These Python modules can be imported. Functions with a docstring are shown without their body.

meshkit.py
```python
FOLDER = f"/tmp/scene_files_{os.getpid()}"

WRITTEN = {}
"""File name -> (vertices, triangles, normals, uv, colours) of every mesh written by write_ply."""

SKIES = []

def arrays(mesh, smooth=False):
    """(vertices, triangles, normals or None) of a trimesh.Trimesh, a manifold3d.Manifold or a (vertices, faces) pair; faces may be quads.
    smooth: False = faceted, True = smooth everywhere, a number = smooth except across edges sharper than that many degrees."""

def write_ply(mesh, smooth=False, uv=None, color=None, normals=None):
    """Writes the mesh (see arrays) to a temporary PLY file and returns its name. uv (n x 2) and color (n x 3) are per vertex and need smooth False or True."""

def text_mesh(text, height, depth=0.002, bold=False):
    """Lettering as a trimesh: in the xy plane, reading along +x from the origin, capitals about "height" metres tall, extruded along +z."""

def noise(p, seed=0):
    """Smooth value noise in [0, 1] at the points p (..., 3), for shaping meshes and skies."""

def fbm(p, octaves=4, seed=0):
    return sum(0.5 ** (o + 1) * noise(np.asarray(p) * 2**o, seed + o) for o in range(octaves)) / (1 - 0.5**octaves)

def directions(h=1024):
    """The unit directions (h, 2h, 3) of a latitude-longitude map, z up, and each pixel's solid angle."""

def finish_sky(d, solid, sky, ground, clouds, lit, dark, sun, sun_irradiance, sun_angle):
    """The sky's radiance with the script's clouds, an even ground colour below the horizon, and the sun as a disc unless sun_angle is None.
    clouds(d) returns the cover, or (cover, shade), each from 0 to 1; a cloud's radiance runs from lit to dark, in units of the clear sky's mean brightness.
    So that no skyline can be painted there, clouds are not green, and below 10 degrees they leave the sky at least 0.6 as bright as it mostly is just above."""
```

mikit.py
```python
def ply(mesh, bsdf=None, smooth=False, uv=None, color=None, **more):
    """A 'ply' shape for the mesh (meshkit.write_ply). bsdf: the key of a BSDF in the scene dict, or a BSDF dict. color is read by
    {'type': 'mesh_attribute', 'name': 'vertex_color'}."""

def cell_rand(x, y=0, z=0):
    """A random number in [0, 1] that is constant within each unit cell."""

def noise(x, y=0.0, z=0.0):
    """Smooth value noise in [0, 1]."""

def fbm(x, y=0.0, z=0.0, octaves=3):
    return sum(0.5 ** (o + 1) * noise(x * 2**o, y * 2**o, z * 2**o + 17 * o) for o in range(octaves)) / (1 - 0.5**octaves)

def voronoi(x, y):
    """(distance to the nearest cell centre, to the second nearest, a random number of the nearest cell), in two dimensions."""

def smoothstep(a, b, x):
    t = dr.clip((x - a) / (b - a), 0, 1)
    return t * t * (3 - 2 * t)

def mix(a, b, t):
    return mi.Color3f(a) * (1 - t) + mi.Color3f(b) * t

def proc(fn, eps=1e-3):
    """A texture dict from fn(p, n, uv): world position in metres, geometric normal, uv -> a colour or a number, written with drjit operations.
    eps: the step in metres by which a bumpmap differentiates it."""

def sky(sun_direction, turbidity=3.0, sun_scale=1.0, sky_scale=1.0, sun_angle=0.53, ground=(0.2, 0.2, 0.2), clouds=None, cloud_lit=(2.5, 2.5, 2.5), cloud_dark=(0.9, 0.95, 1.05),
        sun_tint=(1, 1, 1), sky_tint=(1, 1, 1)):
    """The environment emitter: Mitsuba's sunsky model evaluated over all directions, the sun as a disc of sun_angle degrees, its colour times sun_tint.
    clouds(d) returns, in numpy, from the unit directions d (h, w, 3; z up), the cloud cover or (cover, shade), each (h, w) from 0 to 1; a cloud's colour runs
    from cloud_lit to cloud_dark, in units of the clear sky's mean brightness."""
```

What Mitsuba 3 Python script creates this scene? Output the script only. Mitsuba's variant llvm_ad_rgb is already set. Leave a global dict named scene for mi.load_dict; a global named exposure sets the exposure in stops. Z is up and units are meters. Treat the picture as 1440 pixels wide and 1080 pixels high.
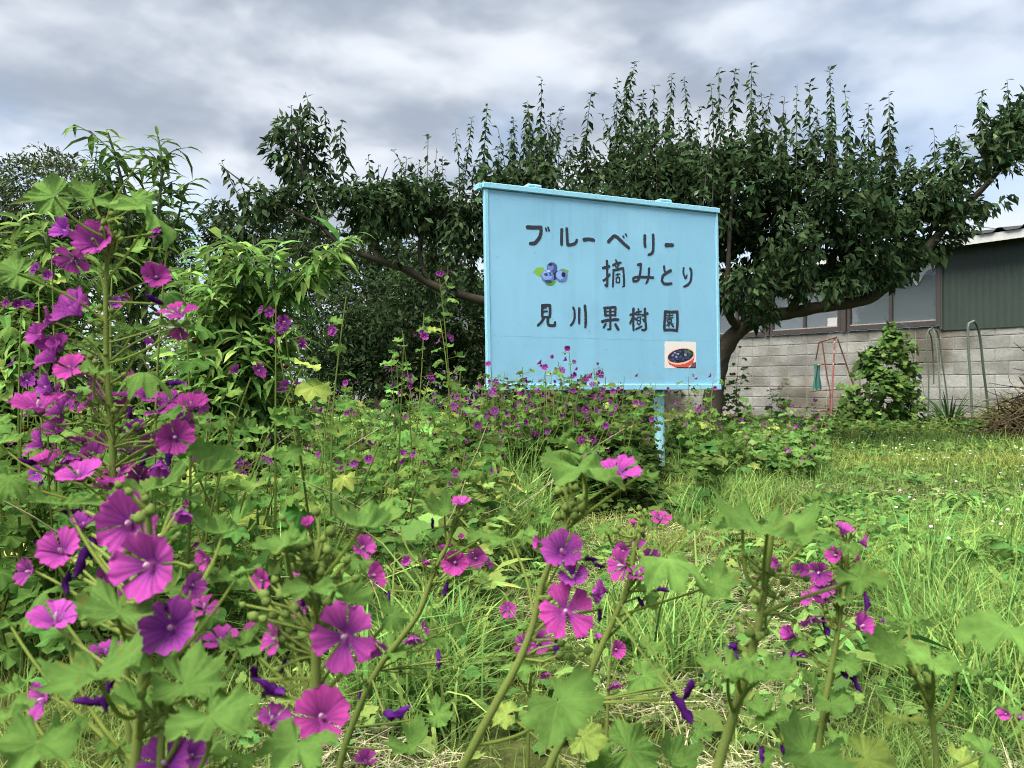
import math, random
import numpy as np, trimesh, mitsuba as mi, mikit, meshkit
import drjit as dr
from shapely.geometry import LineString, Polygon, Point
from shapely import union_all
T = mi.ScalarTransform4f

# ------------------------------------------------------------------ camera, sky, exposure
EYE = 0.62                      # phone held low, 62 cm above the ground, level, looking along +y
FPX = 1082.0                    # focal length in pixels of the 1440 px wide photograph
scene, labels = {}, {}
scene['camera'] = {'type': 'thinlens', 'fov': 2 * math.degrees(math.atan(720 / FPX)), 'fov_axis': 'x', 'near_clip': 0.05, 'far_clip': 900.0,
                   'aperture_radius': 0.0008, 'focus_distance': 4.2,
                   'to_world': T().look_at(origin=[0, 0, EYE], target=[0, 10, EYE], up=[0, 0, 1])}


def cloud_cover(d):
    k = 1.0 / (np.maximum(d[..., 2], 0) + 0.60)
    p = np.stack([d[..., 0] * k * 3.0, d[..., 1] * k * 3.0, d[..., 2] * 3.4], -1)
    w = meshkit.fbm(p * 1.1 + 3.1, 3, seed=5)
    n = meshkit.fbm(p * np.array([1.0, 1.3, 1.0]) + 0.9 * w[..., None], 6, seed=21)
    f = meshkit.fbm(p * np.array([2.3, 2.3, 3.0]) + 1.6 * n[..., None], 7, seed=8)
    s = 0.50 * n + 0.50 * f
    shade = np.clip((s - 0.425 + 0.14 * (d[..., 2] - 0.22)) / 0.23, 0, 1)
    shade = shade * shade * (3 - 2 * shade)
    thin = meshkit.fbm(p * 1.4 + 9.0, 4, seed=33)
    low = np.clip(1 - d[..., 2] / 0.35, 0, 1)
    cover = np.clip(1.0 - 0.8 * np.clip((thin - 0.46) / 0.16, 0, 1) * (0.2 + 0.8 * low), 0, 1)
    return cover, shade


SUN = (-0.35, -0.45, 1.0)
scene['sky'] = mikit.sky(SUN, turbidity=3, sun_scale=0.30, sky_scale=0.25, sun_angle=40, sun_tint=(0.90, 0.98, 1.10), clouds=cloud_cover,
                         cloud_lit=(1.36, 1.44, 1.56), cloud_dark=(0.64, 0.74, 0.90), ground=(0.12, 0.14, 0.08))
exposure = 4.9

# ------------------------------------------------------------------ helpers
rng = np.random.default_rng(7)


def at(px, py, Y):
    """A point surveyed from the photograph: the pixel and the distance along the view."""
    return np.array([(px - 720) / FPX * Y, Y, EYE - (py - 540) / FPX * Y])


used = set()


def numbered(key):
    k, i = key, 0
    while k in used:
        i += 1
        k = f'{key}_{i:03d}'
    used.add(k)
    return k


def thing(name, label=None, cat=None, group=None, kind=None):
    key = numbered(name)
    tag(key, label, cat, group, kind)
    return key


def tag(key, label=None, cat=None, group=None, kind=None):
    d = {k: v for k, v in (('label', label), ('category', cat), ('group', group), ('kind', kind)) if v}
    if d:
        labels[key] = d


def put(key, mesh, bsdf, smooth=False, label=None, kind=None):
    """One entry of the scene; a tuple mesh is (vertices, triangles[, colours])."""
    key = numbered(key)
    scene[key] = shape(mesh, bsdf, smooth)
    tag(key, label, kind=kind)
    return key


def shape(mesh, bsdf, smooth=False):
    """A shape dict. A mesh's third array is a colour per vertex, kept as two numbers in the uv (the BSDF derives the third); meshes with uv are joined by the renderer, those with colour attributes are not."""
    if isinstance(mesh, tuple) and len(mesh) == 3:
        v, f, c = mesh
        if smooth:
            smooth = True
        if bsdf == 'print':
            return mikit.ply((v, f), bsdf, smooth=smooth, color=c)
        return mikit.ply((v, f), bsdf, smooth=smooth, uv=np.asarray(c)[:, [0, 2]] if bsdf == 'petal_skin' else np.asarray(c)[:, :2])
    return mikit.ply(mesh, bsdf, smooth=smooth)


def join(ms):
    """(v, f, c) tuples as one."""
    ms = [m for m in ms if m is not None and len(m[0])]
    at_, vs, fs, cs = 0, [], [], []
    for v, f, c in ms:
        vs.append(v); fs.append(f + at_); cs.append(c); at_ += len(v)
    return np.vstack(vs), np.vstack(fs), np.vstack(cs)


def unit(v):
    v = np.asarray(v, float)
    return v / (np.linalg.norm(v, axis=-1, keepdims=True) + 1e-12)


def basis(axis, normal):
    """Columns: axis, side, normal (orthogonal); rows of arrays work too."""
    x = unit(axis)
    n = np.asarray(normal, float)
    n = unit(n - (n * x).sum(-1, keepdims=True) * x)
    return x, np.cross(n, x), n


def curve(P, n):
    """A smooth line of n points through the points P."""
    P = np.asarray(P, float)
    if len(P) < 3:
        t = np.linspace(0, 1, n)[:, None]
        return P[0] * (1 - t) + P[-1] * t
    s = np.r_[0, np.cumsum(np.linalg.norm(np.diff(P, axis=0), axis=1))]
    from scipy.interpolate import PchipInterpolator
    return PchipInterpolator(s, P)(np.linspace(0, s[-1], n))


def tube(P, r, sides=6, col=None, cap=True, bump=0.0, seed=0):
    P = np.asarray(P, float)
    n = len(P)
    r = np.broadcast_to(np.asarray(r, float), (n,)) if np.ndim(r) == 0 or len(r) == n else np.interp(np.linspace(0, 1, n), np.linspace(0, 1, len(r)), r)
    t = unit(np.gradient(P, axis=0))
    ref = np.array([0, 0, 1.0]) if abs(t[:, 2]).mean() < 0.9 else np.array([1.0, 0, 0])
    a = unit(np.cross(t, ref)); b = np.cross(t, a)
    ang = np.arange(sides) * 2 * np.pi / sides
    rr = r[:, None] * np.ones(sides)
    if bump:
        rr = rr * (1 + bump * (np.random.default_rng(seed).random((n, sides)) - 0.5))
    v = (P[:, None] + rr[..., None] * (np.cos(ang)[None, :, None] * a[:, None] + np.sin(ang)[None, :, None] * b[:, None])).reshape(-1, 3)
    i, j = np.meshgrid(np.arange(n - 1), np.arange(sides), indexing='ij')
    q = np.stack([i * sides + j, i * sides + (j + 1) % sides, (i + 1) * sides + (j + 1) % sides, (i + 1) * sides + j], -1).reshape(-1, 4)
    f = np.vstack([q[:, [0, 1, 2]], q[:, [0, 2, 3]]])
    if cap:
        v = np.vstack([v, P[:1], P[-1:]])
        k = np.arange(sides)
        f = np.vstack([f, np.stack([(k + 1) % sides, k, k * 0 + n * sides], 1), np.stack([(n - 1) * sides + k, (n - 1) * sides + (k + 1) % sides, k * 0 + n * sides + 1], 1)])
    c = None
    if col is not None:
        col = np.asarray(col, float)
        if col.ndim == 2:
            cc = np.stack([np.interp(np.linspace(0, 1, n), np.linspace(0, 1, len(col)), col[:, k]) for k in range(3)], 1)
            c = np.repeat(cc, sides, 0)
            if cap:
                c = np.vstack([c, cc[:1], cc[-1:]])
        else:
            c = np.tile(col, (len(v), 1))
    return (v, f, c)


def box(cx, cy, cz, sx, sy, sz, bevel=0.0):
    if bevel:
        import manifold3d as m3
        b = bevel
        m = m3.Manifold.batch_hull([m3.Manifold.cube([sx - 2 * b, sy - 2 * b, sz], True), m3.Manifold.cube([sx, sy - 2 * b, sz - 2 * b], True), m3.Manifold.cube([sx - 2 * b, sy, sz - 2 * b], True)]).to_mesh()
        v, f = np.array(m.vert_properties[:, :3]), np.array(m.tri_verts)
    else:
        m = trimesh.creation.box((sx, sy, sz)); v, f = np.array(m.vertices), np.array(m.faces)
    return v + [cx, cy, cz], f


def boxes(*bs):
    at_, vs, fs = 0, [], []
    for v, f in bs:
        vs.append(v); fs.append(f + at_); at_ += len(v)
    return np.vstack(vs), np.vstack(fs)


# small leaves, many in one mesh: (along, across, up) in units of length, width, length
T_OVAL = (np.array([[0, 0, 0], [.42, -.5, .05], [.45, 0, -.03], [.42, .5, .05], [1, 0, -.14]]), np.array([[0, 1, 2], [0, 2, 3], [1, 4, 2], [2, 4, 3]]))
T_LANCE = (np.array([[0, 0, 0], [.3, -.5, .05], [.3, 0, .0], [.3, .5, .05], [.66, -.42, -.07], [.66, 0, -.11], [.66, .42, -.07], [1, 0, -.34]]),
           np.array([[0, 1, 2], [0, 2, 3], [1, 4, 5], [1, 5, 2], [2, 5, 6], [2, 6, 3], [4, 7, 5], [5, 7, 6]]))
T_LOBED = (np.array([[0, 0, 0], [-.16, -.34, -.03], [.18, -.56, -.05], [.42, -.30, .02], [.62, -.42, -.05], [.70, 0, 0], [.62, .42, -.05], [.42, .30, .02], [.18, .56, -.05], [-.16, .34, -.03], [.98, 0, -.1]]),
           np.array([[0, 1, 2], [0, 2, 3], [0, 3, 5], [3, 4, 5], [0, 5, 7], [5, 6, 7], [0, 7, 8], [0, 8, 9], [4, 10, 5], [5, 10, 6]]))


def scatter(pos, axis, normal, L, W, col, tpl=T_OVAL):
    n = len(pos)
    x, y, z = basis(axis, normal)
    L = np.broadcast_to(L, n)[:, None, None]; W = np.broadcast_to(W, n)[:, None, None]
    tv, tf = tpl
    v = pos[:, None] + x[:, None] * (tv[None, :, :1] * L) + y[:, None] * (tv[None, :, 1:2] * W) + z[:, None] * (tv[None, :, 2:] * L)
    f = (tf[None] + np.arange(n)[:, None, None] * len(tv)).reshape(-1, 3)
    c = np.repeat(np.broadcast_to(col, (n, 3)), len(tv), 0)
    return v.reshape(-1, 3), f, c


def vary(col, n, r, light=0.3, yellow=0.15):
    col = np.asarray(col, float)
    k = np.exp(r.normal(0, light, n))[:, None]
    c = col * k
    y = np.clip(r.normal(0, yellow, n), -0.4, 0.6)[:, None]
    return np.clip(c * (1 + y * np.array([1.0, 0.35, -0.3])), 0.004, 0.75)


# ------------------------------------------------------------------ materials
VC = {'type': 'mesh_attribute', 'name': 'vertex_color'}


def two_tone(k):
    return mikit.proc(lambda p, n, uv: mi.Color3f(uv.x, uv.y, uv.y * k))


def petal_tone(p, n, uv):
    m = dr.minimum(uv.x, uv.y)
    return mi.Color3f(uv.x, 0.19 * m + 1.9 * dr.maximum(0, m - 0.40), uv.y)


LEAFY = {'type': 'principledthin', 'roughness': 0.5, 'diff_trans': 0.75, 'eta': 1.4, 'spec_trans': 0.0}
scene['foliage'] = {**LEAFY, 'base_color': two_tone(0.27)}
scene['mallow_leaf'] = {**LEAFY, 'base_color': two_tone(0.25), 'diff_trans': 1.15, 'roughness': 0.42}
scene['dark_foliage'] = {**LEAFY, 'base_color': two_tone(0.45), 'diff_trans': 0.6}
scene['petal_skin'] = {'type': 'principledthin', 'base_color': mikit.proc(petal_tone), 'roughness': 0.65, 'diff_trans': 0.7, 'eta': 1.25, 'spec_trans': 0.0}
scene['woody'] = {'type': 'twosided', 'bsdf': {'type': 'principled', 'base_color': two_tone(0.75), 'roughness': 0.75, 'specular': 0.3}}
scene['dry'] = {'type': 'twosided', 'bsdf': {'type': 'diffuse', 'reflectance': two_tone(0.60)}}


def soil_col(p, n, uv):
    a = mikit.fbm(p.x * 1.3, p.y * 1.3, 0.0, 4)
    b = mikit.fbm(p.x * 22, p.y * 22, 3.0, 3)
    c = mikit.mix((0.055, 0.045, 0.026), (0.060, 0.075, 0.024), mikit.smoothstep(0.35, 0.62, a))
    return c * (0.55 + 0.9 * b)


def soil_h(p, n, uv):
    return mikit.fbm(p.x * 30, p.y * 30, 0.0, 3)


scene['soil'] = {'type': 'bumpmap', 'arbitrary': {**mikit.proc(soil_h)}, 'scale': 0.02, 'bsdf': {'type': 'diffuse', 'reflectance': mikit.proc(soil_col)}}


def sign_col(p, n, uv):
    a = mikit.fbm(p.x * 2.3, p.z * 2.3, p.y, 3)
    b = mikit.fbm(p.x * 28, p.z * 9, p.y * 5, 3)
    c = mikit.mix((0.185, 0.412, 0.598), (0.210, 0.452, 0.640), mikit.smoothstep(0.3, 0.7, a))
    run = mikit.fbm(p.x * 16 + p.y * 7, p.z * 0.9, 2.0, 3)                       # rain runs
    c = c * (0.965 + 0.07 * b) * (1 - 0.05 * mikit.smoothstep(0.52, 0.75, run))
    low = mikit.smoothstep(0.80, 0.60, p.z) * mikit.smoothstep(0.42, 0.62, mikit.fbm(p.x * 9, p.z * 14, p.y * 3, 3))
    c = mikit.mix(c, (0.20, 0.30, 0.30), 0.28 * low)                             # splashed soil along the foot
    speck = mikit.fbm(p.x * 70, p.z * 70, p.y * 20, 2)
    return mikit.mix(c, (0.10, 0.13, 0.13), 0.3 * mikit.smoothstep(0.82, 0.88, speck))


scene['sign_blue'] = {'type': 'twosided', 'bsdf': {'type': 'principled', 'base_color': mikit.proc(sign_col), 'roughness': 0.42, 'specular': 0.35}}
scene['sign_trim'] = {'type': 'twosided', 'bsdf': {'type': 'principled', 'base_color': {'type': 'rgb', 'value': [0.22, 0.48, 0.65]}, 'roughness': 0.4, 'specular': 0.4}}


def post_col(p, n, uv):
    a = mikit.fbm(p.x * 50, p.y * 50, p.z * 26, 3)
    return mikit.mix((0.28, 0.58, 0.70), (0.10, 0.13, 0.12), mikit.smoothstep(0.54, 0.62, a))


scene['flaking_paint'] = {'type': 'principled', 'base_color': mikit.proc(post_col), 'roughness': 0.6}
scene['ink'] = {'type': 'twosided', 'bsdf': {'type': 'principled', 'base_color': {'type': 'rgb', 'value': [0.014, 0.018, 0.03]}, 'roughness': 0.4}}
scene['print'] = {'type': 'twosided', 'bsdf': {'type': 'principled', 'base_color': VC, 'roughness': 0.5, 'specular': 0.3}}


def block_col(p, n, uv):
    a = mikit.fbm(p.x * 2.1, p.y * 2.1, p.z * 3.2, 3)
    b = mikit.fbm(p.x * 34, p.y * 34, p.z * 34, 3)
    s = mikit.fbm(p.x * 5 + p.y * 5, p.z * 0.7, 0.0, 3)
    c = mikit.mix((0.160, 0.166, 0.160), (0.255, 0.266, 0.260), mikit.smoothstep(0.3, 0.7, a))
    c = c * (0.75 + 0.5 * b)
    return mikit.mix(c, c * mi.Color3f(0.62, 0.57, 0.50), mikit.smoothstep(0.5, 0.68, s))


def block_h(p, n, uv):
    return mikit.fbm(p.x * 60, p.y * 60, p.z * 60, 2)


BLK = mikit.proc(block_col)
for i_, g_ in enumerate((1.0, 0.86, 1.12)):
    scene[f'concrete_{i_}'] = {'type': 'bumpmap', 'arbitrary': mikit.proc(block_h), 'scale': 0.006, 'bsdf': {'type': 'diffuse', 'reflectance': mikit.proc((lambda g: lambda p, n, uv: block_col(p, n, uv) * g)(g_))}}
scene['mortar'] = {'type': 'diffuse', 'reflectance': {'type': 'rgb', 'value': [0.215, 0.22, 0.212]}}


def siding_col(p, n, uv):
    a = mikit.fbm(p.x * 3, p.y * 3, p.z * 1.2, 3)
    return mi.Color3f(0.025, 0.040, 0.034) * (0.8 + 0.4 * a)


scene['siding'] = {'type': 'twosided', 'bsdf': {'type': 'principled', 'base_color': mikit.proc(siding_col), 'roughness': 0.5, 'specular': 0.4}}
scene['bronze_frame'] = {'type': 'twosided', 'bsdf': {'type': 'principled', 'base_color': {'type': 'rgb', 'value': [0.040, 0.034, 0.032]}, 'roughness': 0.45}}
scene['fascia_paint'] = {'type': 'twosided', 'bsdf': {'type': 'principled', 'base_color': {'type': 'rgb', 'value': [0.42, 0.44, 0.45]}, 'roughness': 0.5}}
scene['dark_metal'] = {'type': 'twosided', 'bsdf': {'type': 'principled', 'base_color': {'type': 'rgb', 'value': [0.03, 0.035, 0.035]}, 'roughness': 0.6}}
scene['cloth'] = {'type': 'twosided', 'bsdf': {'type': 'diffuse', 'reflectance': {'type': 'rgb', 'value': [0.42, 0.43, 0.43]}}}
scene['window_film'] = {'type': 'twosided', 'bsdf': {'type': 'diffuse', 'reflectance': {'type': 'rgb', 'value': [0.095, 0.118, 0.135]}}}
scene['sill_metal'] = {'type': 'twosided', 'bsdf': {'type': 'principled', 'base_color': {'type': 'rgb', 'value': [0.22, 0.22, 0.22]}, 'roughness': 0.5}}
scene['pane_glass'] = {'type': 'thindielectric', 'int_ior': 1.5}


def rust_col(p, n, uv):
    a = mikit.fbm(p.x * 18, p.y * 18, p.z * 10, 3)
    c = mikit.mix((0.13, 0.034, 0.030), (0.065, 0.034, 0.024), mikit.smoothstep(0.45, 0.58, a))
    return mikit.mix(c, (0.24, 0.19, 0.14), mikit.smoothstep(0.60, 0.68, a))


scene['rusty_red'] = {'type': 'principled', 'base_color': mikit.proc(rust_col), 'roughness': 0.7}
scene['hoop_green'] = {'type': 'principled', 'base_color': {'type': 'rgb', 'value': [0.075, 0.105, 0.085]}, 'roughness': 0.45}
scene['teal_sheet'] = {'type': 'twosided', 'bsdf': {'type': 'principled', 'base_color': {'type': 'rgb', 'value': [0.03, 0.12, 0.11]}, 'roughness': 0.6}}
scene['house_wall'] = {'type': 'diffuse', 'reflectance': {'type': 'rgb', 'value': [0.22, 0.235, 0.25]}}
scene['house_roof'] = {'type': 'diffuse', 'reflectance': {'type': 'rgb', 'value': [0.30, 0.30, 0.31]}}
scene['pale_plastic'] = {'type': 'principled', 'base_color': {'type': 'rgb', 'value': [0.07, 0.09, 0.095]}, 'roughness': 0.5}

# ------------------------------------------------------------------ ground
g = 81
xs = np.sign(np.linspace(-1, 1, g)) * np.abs(np.linspace(-1, 1, g)) ** 2.6 * 420
gx, gy = np.meshgrid(xs, xs, indexing='ij')
gz = 0.03 * (meshkit.fbm(np.stack([gx, gy, gx * 0], -1) * 0.5, 3, seed=2) - 0.5) * np.exp(-(np.hypot(gx, gy) / 20) ** 2)
gi = np.arange(g * g).reshape(g, g)
gq = np.stack([gi[:-1, :-1], gi[1:, :-1], gi[1:, 1:], gi[:-1, 1:]], -1).reshape(-1, 4)
put('ground', (np.stack([gx, gy, gz], -1).reshape(-1, 3), np.vstack([gq[:, [0, 1, 2]], gq[:, [0, 2, 3]]])), 'soil', smooth=True)
tag('ground', kind='structure')

# ------------------------------------------------------------------ the workshop: block base, window band, green siding
WR = np.array([7.65, 11.5]); WD = unit([-0.595, 0.804]); WN = np.array([-0.804, -0.595])   # right end seen, along the wall to the left, outward


def wp(s, out, z):
    """Wall coordinates (along, outward, up) to world."""
    s, out, z = np.broadcast_arrays(np.asarray(s, float), np.asarray(out, float), np.asarray(z, float))
    q = WR + s[..., None] * WD + out[..., None] * WN
    return np.concatenate([q, z[..., None]], -1)


def wall_s(px):
    k = (px - 720) / FPX
    Y = (WR[1] + 1.351 * WR[0]) / (1 + 1.351 * k)
    return float(np.dot(np.array([k * Y, Y]) - WR, WD))


def wbox(s0, s1, o0, o1, z0, z1, bevel=0.0):
    v, f = box((s0 + s1) / 2, (o0 + o1) / 2, (z0 + z1) / 2, abs(s1 - s0), abs(o1 - o0), abs(z1 - z0), bevel)
    w = wp(v[:, 0], v[:, 1], v[:, 2])
    return w, f


shed = thing('workshop_building', 'long workshop with grey block base, brown window band and dark green metal siding', 'building')
S_L, S_R = 9.0, -4.0
WALL_TOP = 1.565
put(shed + '__block_wall', wbox(S_L, S_R, -0.15, -0.006, -0.1, WALL_TOP - 0.002), 'mortar')
nb = 0
r_ = np.random.default_rng(11)
for row in range(8):
    z0 = WALL_TOP - 0.2 * (row + 1) + 0.005
    for k in range(int((S_L - S_R) / 0.4)):
        off = 0.2 * (row % 2) if k * 0.4 < 5.2 else 0.0
        s0 = S_R + 0.4 * k + off
        if s0 + 0.39 > S_L:
            continue
        o = 0.003 * r_.random()
        put(shed + '__block_wall__block', wbox(s0, s0 + 0.39 - 0.004 * r_.random(), -0.02, 0.002 + o, z0, z0 + 0.19 - 0.003 * r_.random(), 0.006), f'concrete_{r_.choice(3, p=[.5, .25, .25])}')
# siding to the right of the windows, ribbed sheet
s_sid = wall_s(1326)
ss = np.arange(S_R, s_sid, 0.0125)
prof = 0.022 + 0.004 * np.where((np.arange(len(ss)) % 8) < 4, 1, 0)
zz = np.array([1.482, 2.9])
v = wp(np.repeat(ss, 2), np.repeat(prof, 2), np.tile(zz, len(ss)))
k_ = np.arange(len(ss) - 1) * 2
put(shed + '__siding', (v, np.vstack([np.stack([k_, k_ + 1, k_ + 3], 1), np.stack([k_, k_ + 3, k_ + 2], 1)])), 'siding')
put(shed + '__back_wall', wbox(S_R, s_sid - 0.05, -0.12, -0.02, WALL_TOP, 2.95), 'house_wall')
put(shed + '__corner_trim', wbox(s_sid - 0.015, s_sid + 0.03, 0.0, 0.055, 1.50, 2.9), 'dark_metal')
# windows
ZB, ZT = WALL_TOP, 2.66
edges = [(1322, 1253, 1193), (1183, 1132, 1085), (1076, 1037, 1003)]
for wi, (a, m, b) in enumerate(edges):
    sa, sm, sb = wall_s(a), wall_s(m), wall_s(b)
    w = numbered(shed + '__window')
    put(w + '__frame', boxes(wbox(sa, sb, -0.05, 0.045, ZB + 0.003, ZB + 0.085), wbox(sa, sb, -0.05, 0.04, ZT - 0.06, ZT), wbox(sa, sa + 0.05, -0.05, 0.04, ZB + 0.086, ZT - 0.061),
                             wbox(sb - 0.05, sb, -0.05, 0.04, ZB + 0.086, ZT - 0.061), wbox(sm - 0.025, sm + 0.025, -0.045, 0.025, ZB + 0.086, ZT - 0.061)), 'bronze_frame')
    put(w + '__sill', wbox(sa + 0.01, sb - 0.01, -0.04, 0.03, ZB + 0.0862, ZB + 0.105), 'sill_metal')
    for s0, s1 in ((sa + 0.052, sm - 0.027), (sm + 0.027, sb - 0.052)):
        put(w + '__pane', (wp(np.array([s0, s1, s1, s0]), 0.0, np.array([ZB + .106, ZB + .106, ZT - .062, ZT - .062])), np.array([[0, 2, 1], [0, 3, 2]])), 'pane_glass')
        put(w + '__film', wbox(s0, s1, -0.035, -0.03, ZB + 0.107, ZT - 0.063), 'window_film')
        # torn white cloth hanging behind the glass
        n_ = 14
        t = np.linspace(0, 1, n_)
        r2 = np.random.default_rng(100 + wi * 2 + int(s0 * 10))
        low = 0.06 + 0.30 * np.abs(np.interp(t, [0, .2, .45, .7, 1], [r2.random(), .15, 1.0, .2, r2.random()])) * (0.6 + 0.5 * r2.random())
        sx = s0 + 0.04 + t * (s1 - s0 - 0.10)
        top = wp(sx, -0.012 + 0.007 * np.sin(t * 17), np.full(n_, ZT - 0.063))
        bot = wp(sx, -0.012 + 0.007 * np.sin(t * 17 + .6), ZT - 0.063 - low)
        i_ = np.arange(n_ - 1)
        put(w + '__torn_curtain', (np.vstack([top, bot]), np.vstack([np.stack([i_, i_ + 1, i_ + n_ + 1], 1), np.stack([i_, i_ + n_ + 1, i_ + n_], 1)])), 'cloth', smooth=True)
s1_, s2_ = wall_s(1188), wall_s(1080.5)
for sc_, hw in ((s1_, 0.05), (s2_, 0.05), (wall_s(1324) + 0.02, 0.03), (wall_s(1000) + 0.02, 0.05)):
    put(shed + '__window_post', wbox(sc_ - hw, sc_ + hw, -0.05, 0.062, ZB + 0.002, ZT + 0.05), 'bronze_frame')
put(shed + '__header', wbox(s_sid + 0.031, S_L, -0.1, 0.02, ZT + 0.002, 2.95), 'dark_metal')
put(shed + '__end_wall', wbox(wall_s(1000) + 0.071, S_L, -0.1, 0.018, WALL_TOP + 0.002, ZT), 'siding')
# a bright paper left inside the middle window
put(shed + '__window_001__paper', wbox(wall_s(1181) + .06, wall_s(1163), -0.02, -0.015, ZB + 0.11, ZB + 0.26), 'cloth')
# eave: fascia, soffit, corrugated roof whose humps show above the fascia
put(shed + '__fascia', wbox(S_R, S_L, 0.34, 0.36, 2.755, 2.88), 'fascia_paint')
put(shed + '__soffit', wbox(S_R, S_L, -0.1, 0.339, 2.80, 2.81), 'dark_metal')
ss = np.linspace(S_R, S_L, 13 * 36 + 1)
hump = np.maximum(0, np.abs(((ss / 0.36) % 1) - 0.5) * -2 + 0.45) / 0.45
prof = 2.888 + 0.055 * np.minimum(1, hump * 1.8)
v = np.vstack([wp(ss, np.full_like(ss, 0.40), prof), wp(ss, np.full_like(ss, -3.5), prof + 0.62)])
i_ = np.arange(len(ss) - 1); n_ = len(ss)
put(shed + '__roof', (v, np.vstack([np.stack([i_, i_ + n_ + 1, i_ + 1], 1), np.stack([i_, i_ + n_, i_ + n_ + 1], 1)])), 'dark_metal')
# thin wires beyond the roof
for k in range(2):
    P = curve([at(1300, 308 + 9 * k, 19), at(1370, 318 + 10 * k, 18.4), at(1500, 330 + 12 * k, 18)], 12)
    w = put('overhead_wire', tube(P, 0.009, 4)[:2], 'dark_metal')
    tag(w, ('upper' if k == 0 else 'lower') + ' of the two thin dark wires crossing the sky above the workshop roof', 'wire')

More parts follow.
